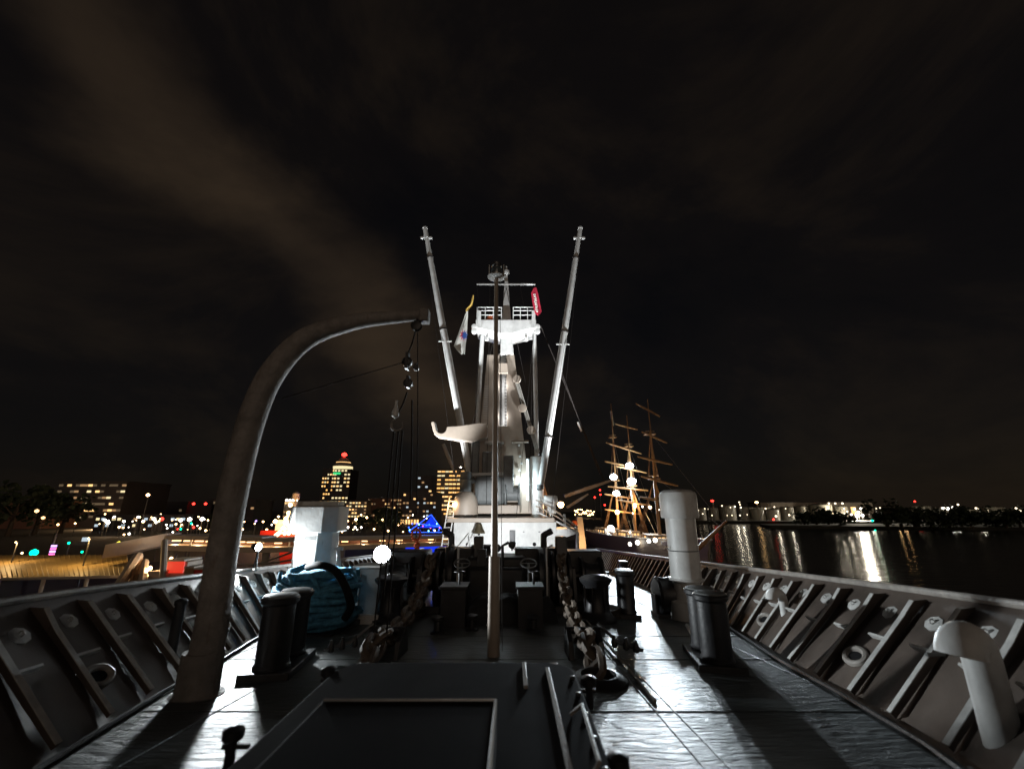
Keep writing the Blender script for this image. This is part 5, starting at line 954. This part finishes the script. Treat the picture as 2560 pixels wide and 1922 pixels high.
# trees of the town quay
def tree(c, h, r_, label, grp, n=260, seed=1, name='tree'):
    rr = random.Random(seed); t = thing(name, label, 'tree', c, grp)
    m = MB(); m.tube([c - V((0, 0, .3)), c + V((.2, 0, h * .3)), c + V((0, .1, h * .62))], [r_ * .09, r_ * .07, r_ * .03], 7)
    for k in range(5): q = rr.uniform(0, 6.28); m.tube([c + V((0, 0, h * (.3 + .06 * k))), c + V((math.cos(q) * r_ * .6, math.sin(q) * r_ * .6, h * (.55 + .07 * k)))], [r_ * .035, r_ * .012], 5)
    obj('trunk', m, 'bark', t); m = MB()
    clumps = [(rr.uniform(-.75, .75), rr.uniform(-.75, .75), rr.uniform(.3, .98), rr.uniform(.25, .5)) for _ in range(15)]
    for _ in range(n):
        cx_, cy_, cz_, cr_ = rr.choice(clumps); a_ = V((rr.gauss(0, 1), rr.gauss(0, 1), rr.gauss(0, 1))).normalized() * cr_ * rr.uniform(.5, 1.05)
        lim = math.sqrt(max(.05, 1 - ((cz_ - .6) / .55) ** 2)); p_ = c + V(((cx_ * lim + a_.x) * r_, (cy_ * lim + a_.y) * r_, h * cz_ + a_.z * r_ * .8)); sz = r_ * rr.uniform(.06, .14)
        u = V((rr.gauss(0, 1), rr.gauss(0, 1), rr.gauss(0, 1))).normalized(); v_ = u.orthogonal().normalized(); m.add([p_ - u * sz, p_ + v_ * sz * .7, p_ + u * sz, p_ - v_ * sz * .7], [(0, 1, 2, 3)])
    obj('crown', m, 'foliage', t, smooth=False); return t
for i, (x, F, h, r_) in enumerate(((30, 150, 16, 9), (95, 160, 15, 9), (160, 170, 13, 8), (560, 200, 11, 7), (945, 190, 8.5, 6), (965, 192, 9, 6), (985, 195, 8, 6), (905, 200, 6, 5))):
    q = at(x, 1300, F); tree(V((q.x, F, 4.4)), h, r_, ['dark leafy tree at the far left edge of the town quay', 'dark leafy tree second from the far left edge', 'dark leafy tree in front of the wide office block', 'dark tree half hidden by the davit post', 'dark round tree in front of the lit arcade, first of three', 'dark round tree in front of the lit arcade, middle of three', 'dark round tree in front of the lit arcade, last of three', 'small dark tree by the warehouse beside the ventilator'][i], 'trees on the town quay', 420, 20 + i)
# ------------------------------------------------------------------ far shore on the river side
building('long pale warehouse low on the far shore behind the tanks', 1900, 2180, 1256, 560, 30, 'facade_stone', 1, 14, .3, ['win_pale', 'win_warm'], name='warehouse', z0=2.5, ybase=1300)
def tank(x0, x1, yt, F, label, grp='storage tanks on the far shore'):
    a_, b_ = at(x0, yt, F), at(x1, yt, F); r_ = (b_.x - a_.x) / 2; c = V(((a_.x + b_.x) / 2, F + r_, 2.4)); h = a_.z - 2.4
    t = thing('storage_tank', label, 'tank', c, grp); m = MB(); m.lathe(c, [(r_, 0), (r_, h), (r_ * .6, h + r_ * .12), (.1, h + r_ * .2)], 26); obj('shell', m, 'tank_paint', t)
    m = MB(); m.ring(c + V((0, 0, h + .5)), r_, .1, n=26, m=4); obj('roof_rail', m, 'tank_paint', t)
    m = MB(); m.tube([c + V((r_ * math.sin(k * .12 - .4) * 1.02, -r_ * math.cos(k * .12 - .4) * 1.02, h * k / 8)) for k in range(9)], .25, 5); obj('stair', m, 'steel', t)
TK = [(1738, 1770, 1272, 470), (1774, 1800, 1270, 475), (1806, 1846, 1264, 470), (1852, 1880, 1268, 480), (1886, 1918, 1272, 470), (1922, 1954, 1274, 468), (1960, 1990, 1268, 470), (1996, 2030, 1266, 480), (2040, 2092, 1262, 470), (2096, 2126, 1266, 480), (2300, 2340, 1266, 480), (2346, 2390, 1270, 480), (2420, 2460, 1274, 480), (2480, 2530, 1268, 480)]
ordn = ['first', 'second', 'third', 'fourth', 'fifth', 'sixth', 'seventh', 'eighth', 'ninth', 'tenth', 'eleventh', 'twelfth', 'thirteenth', 'fourteenth']
for i, (x0, x1, yt, F) in enumerate(TK): tank(x0, x1, yt, F, ('pale cylindrical storage tank on the far shore, %s from the round ventilator' % ordn[i]) if i < 10 else 'pale storage tank above the dark bank trees, %s from the photo edge' % ordn[13 - i])
t = thing('conveyor', 'long pale conveyor gallery running level above the far shore tanks', 'conveyor', V((at(1800, 1300, 500).x, 500, 2.4))); a_, b_ = at(1745, 1271, 500), at(2015, 1271, 500); m = MB(); m.box((a_ + b_) / 2, (b_.x - a_.x, 3, 2.2)); obj('gallery', m, 'tank_paint', t)
for k in range(9): q = a_.lerp(b_, (k + .5) / 9); m = MB(); m.tube([V((q.x, 500, 2)), q], .4, 6); obj('trestle', m, 'steel', t)
for x, yt, lb_ in ((1781, 1254, 'thin lit chimney with red tip on the far shore'), (1892, 1258, 'short chimney with amber tip on the far shore')):
    q = at(x, yt, 520); t = thing('chimney', lb_, 'chimney', V((q.x, 520, 2.4))); m = MB(); m.tube([V((q.x, 520, 2)), q], [2, 1.2], 10); obj('stack', m, 'tank_paint', t); m = MB(); m.lathe(q, [(.3, 0), (1.8, .6), (1.8, 1.6), (.3, 2.2)], 10); obj('beacon', m, 'em_red' if x < 1800 else 'em_warm', t)
FAR = [(1746, 1275, 1), (1762, 1271, 1), (1770, 1272, 0), (1757, 1284, 1), (1805, 1264, 1.2), (1826, 1268, 1), (1837, 1266, 1.4), (1848, 1255, 1.2), (1850, 1261, 1), (1852, 1268, 1.4), (1914, 1271, 1.3), (1936, 1267, 1.2), (1964, 1271, 1), (2012, 1271, .8), (1830, 1288, 1), (1818, 1288, .8), (1850, 1288, 1.2), (1780, 1288, 1), (1940, 1290, 1.8), (1973, 1287, 1.5), (1868, 1286, .8), (2072, 1258, 1.5), (2088, 1258, 1.5), (2106, 1258, 1.6), (2068, 1281, 1.2), (2110, 1271, 1.2), (2118, 1278, 1.2), (2136, 1272, 1.6), (2152, 1271, 1.8), (2170, 1272, 1.6), (2146, 1280, 2.2), (2128, 1286, 1.6), (2142, 1288, 2.4), (2156, 1288, 2.2), (2190, 1271, 1.3), (2200, 1269, 1), (2358, 1270, 2.0), (2368, 1271, 2.8), (2382, 1268, 1.8), (2395, 1261, 1.5), (2440, 1270, 1.6), (2448, 1273, 1.4), (2470, 1277, 1.2), (2514, 1276, 1.2), (2540, 1270, 1.5), (2550, 1276, 1.6), (2378, 1296, 1), (2490, 1288, 1), (2498, 1300, 1.5), (2247, 1282, .9), (2286, 1280, 1), (2434, 1285, .8)]
for i, (x, y, r_) in enumerate(FAR): street_lamp(x, y, 455, 'floodlight on a pole along the far shore works', .62 * max(r_, .5), 'em_white' if 2120 < x < 2180 or 2355 < x < 2385 else 'em_far', grp='floodlights along the far shore', base=2.4, power=(300000 if (x, y) == (2142, 1288) else 1500 if r_ >= 1.4 else 0), color=(1, .9, .7), name='floodlight_pole')
for i, x in enumerate((1806, 1822, 1842, 1862, 1876, 1896, 1915, 1930, 1950)): street_lamp(x, 1314 + (i % 2), 430, 'small warm quay lamp low over the far water edge', .5, 'em_warm', grp='low lamps at the far water edge', base=.5, name='quay_lamp', power=2500 if i % 3 == 0 else 0)
for i, (x, y) in enumerate(((2246, 1302), (2262, 1303), (2254, 1300))): street_lamp(x, y, 330, 'warm lamp glowing among the dark trees of the river bank', .7, 'em_warm', grp='warm lamps in the river bank trees', base=2, name='bank_lamp')
for i, (x, y, F, lb_) in enumerate(((2287, 1253, 500, 'red warning light on a mast above the dark bank trees'), (1500, 1225, 480, 'upper red warning light of a distant mast near the mast platform'), (1501, 1236, 480, 'middle red warning light of a distant mast near the mast platform'), (1487, 1243, 480, 'left red warning light left of the distant mast'), (1512, 1262, 480, 'lower red warning light near the sailing ship stern'), (1934, 1298, 440, 'red light low on the far shore quay'), (2181, 1301, 400, 'green navigation light on the river bank'), (2188, 1325, 300, 'lower green buoy light on the dark water'))):
    street_lamp(x, y, F, lb_, 1.0 if F > 350 else .5, 'em_green' if 'green' in lb_ else 'em_red', grp=None, base=2.0 if y < 1320 else 0, name='warning_light')
for i in range(26): street_lamp(1437 + (i * 37 % 50), 1272 + (i * 13 % 15) + (4 if i % 3 == 0 else 0), 470, 'tiny yellow lamp in the cluster between platform and sailing ship', .55, 'em_warm', grp='yellow lamp cluster', base=5, name='cluster_lamp')
c = at(1452, 1372, 90); t = thing('beacon_tower', 'beige tapering beacon tower with orange shade right of the mast house', 'tower', V((c.x, 90, 0)))
zt = at(1452, 1292, 90).z; m = MB(); m.frustum((c.x, 90, -1), (3.0, 3), (c.x, 90, zt), (1.0, 1)); obj('body', m, 'beige_clad', t, smooth=False); wbox(t, 'gallery', V((c.x, 90, zt * .35)), (4.4, 4, .5), 'beige_clad'); wbox(t, 'base', V((c.x, 90, .6)), (8, 8, 2), 'concrete'); m = MB(); m.lathe(V((c.x - 1.2, 89, zt - 1.5)), [(.7, 0), (.5, .8), (.1, 1)], 12); obj('shade', m, 'orange_paint', t); lamp(t, 'POINT', V((c.x, 85, 7)), 1500, (1, .6, .28), size=.4)
for i, (x, F, h, r_) in enumerate(((2010, 352, 8, 10), (2040, 350, 10, 11), (2070, 352, 11, 12), (2100, 350, 9, 11), (2215, 300, 17, 14), (2250, 310, 12, 12), (2285, 300, 11, 12), (2325, 305, 10, 12), (2370, 300, 9, 11), (2400, 310, 12, 12), (2425, 300, 12, 12), (2465, 305, 9, 11), (2510, 300, 9, 11), (2545, 300, 12, 12))):
    q = at(x, 1300, F); tree(V((q.x, F, 1.6)), h, r_, ('dark low tree on the river bank islet below the tanks, %s from the left' % ordn[i]) if i < 4 else ('tallest dark tree at the near end of the river bank row' if i == 4 else 'dark tree in the river bank row, %s after the tallest one' % ordn[i - 5]), 'trees on the river bank', 520, 60 + i)


# ------------------------------------------------------------------ small details last
RG = [((1264, 690, 28.4), (1064, 600, 27.4)), ((1264, 690, 28.4), (1449, 600, 27.4)), ((1194, 815, 28), (1066, 600, 27.4)), ((1338, 815, 28), (1449, 600, 27.4)), ((1266, 720, 28.3), (1120, 1290, 29)), ((1266, 720, 28.3), (1385, 1290, 29)), ((1200, 830, 27.6), (1172, 1280, 27)), ((1332, 830, 27.6), (1322, 1280, 27)), ((1062, 600, 27.3), (1150, 1280, 26.8)), ((1452, 600, 27.3), (1378, 1280, 26.8)), ((1192, 711, 28.2), (1204, 800, 27.5)), ((1300, 711, 28.2), (1318, 800, 27.5)), ((1225, 711, 28.2), (1216, 1260, 27)), ((1338, 790, 28), (1290, 1300, 27))]
nm = ['quay side topmast wire to the boom head', 'river side topmast wire to the boom head', 'quay side span wire from crow nest to boom head', 'river side span wire from crow nest to boom head', 'quay side shroud of the topmast', 'river side shroud of the topmast', 'quay side signal halyard from the crow nest', 'river side signal halyard from the crow nest', 'quay side cargo runner hanging along the boom', 'river side cargo runner hanging along the boom', 'short yard lift at the quay side yard arm', 'short yard lift at the river side', 'long halyard down the quay side of the mast', 'long halyard down the river side of the mast']
for (a_, b_), n_ in list(zip(RG, nm))[4:]: rope([a_, b_], .016, 'wire', 'thin ' + n_, 'wire', name='rigging_wire', sag=.25)
for s_, lb_ in ((1, 'thin cable pipe clipped along the foot of the river bulwark'), (-1, 'thin cable pipe clipped along the foot of the quay bulwark')):
    m = MB(); m.tube([V((basex(s_, F) - s_ * .12, F, zd(F) + .04)) for F in [3.5 + .8 * k for k in range(34)]], .03, 6); one('cable_pipe', m, 'dark_paint', lb_, 'pipe', origin=dk(capx(s_, 8), 8))
for k in range(7):
    m = MB(); x_ = -1.5 + k * .32; m.box(V((x_, 4.93, za - .06)), (.09, .06, .1)); obj('hinge', m, 'dark_paint', bpy.data.objects['hatch'], bev=.01)
for k in range(9):
    m = MB(); m.lathe(V((.55, 1.6 + k * .36, za)), [(.022, 0), (.022, .018), (.01, .024)], 8); obj('bolt', m, 'steel', bpy.data.objects['hatch'])
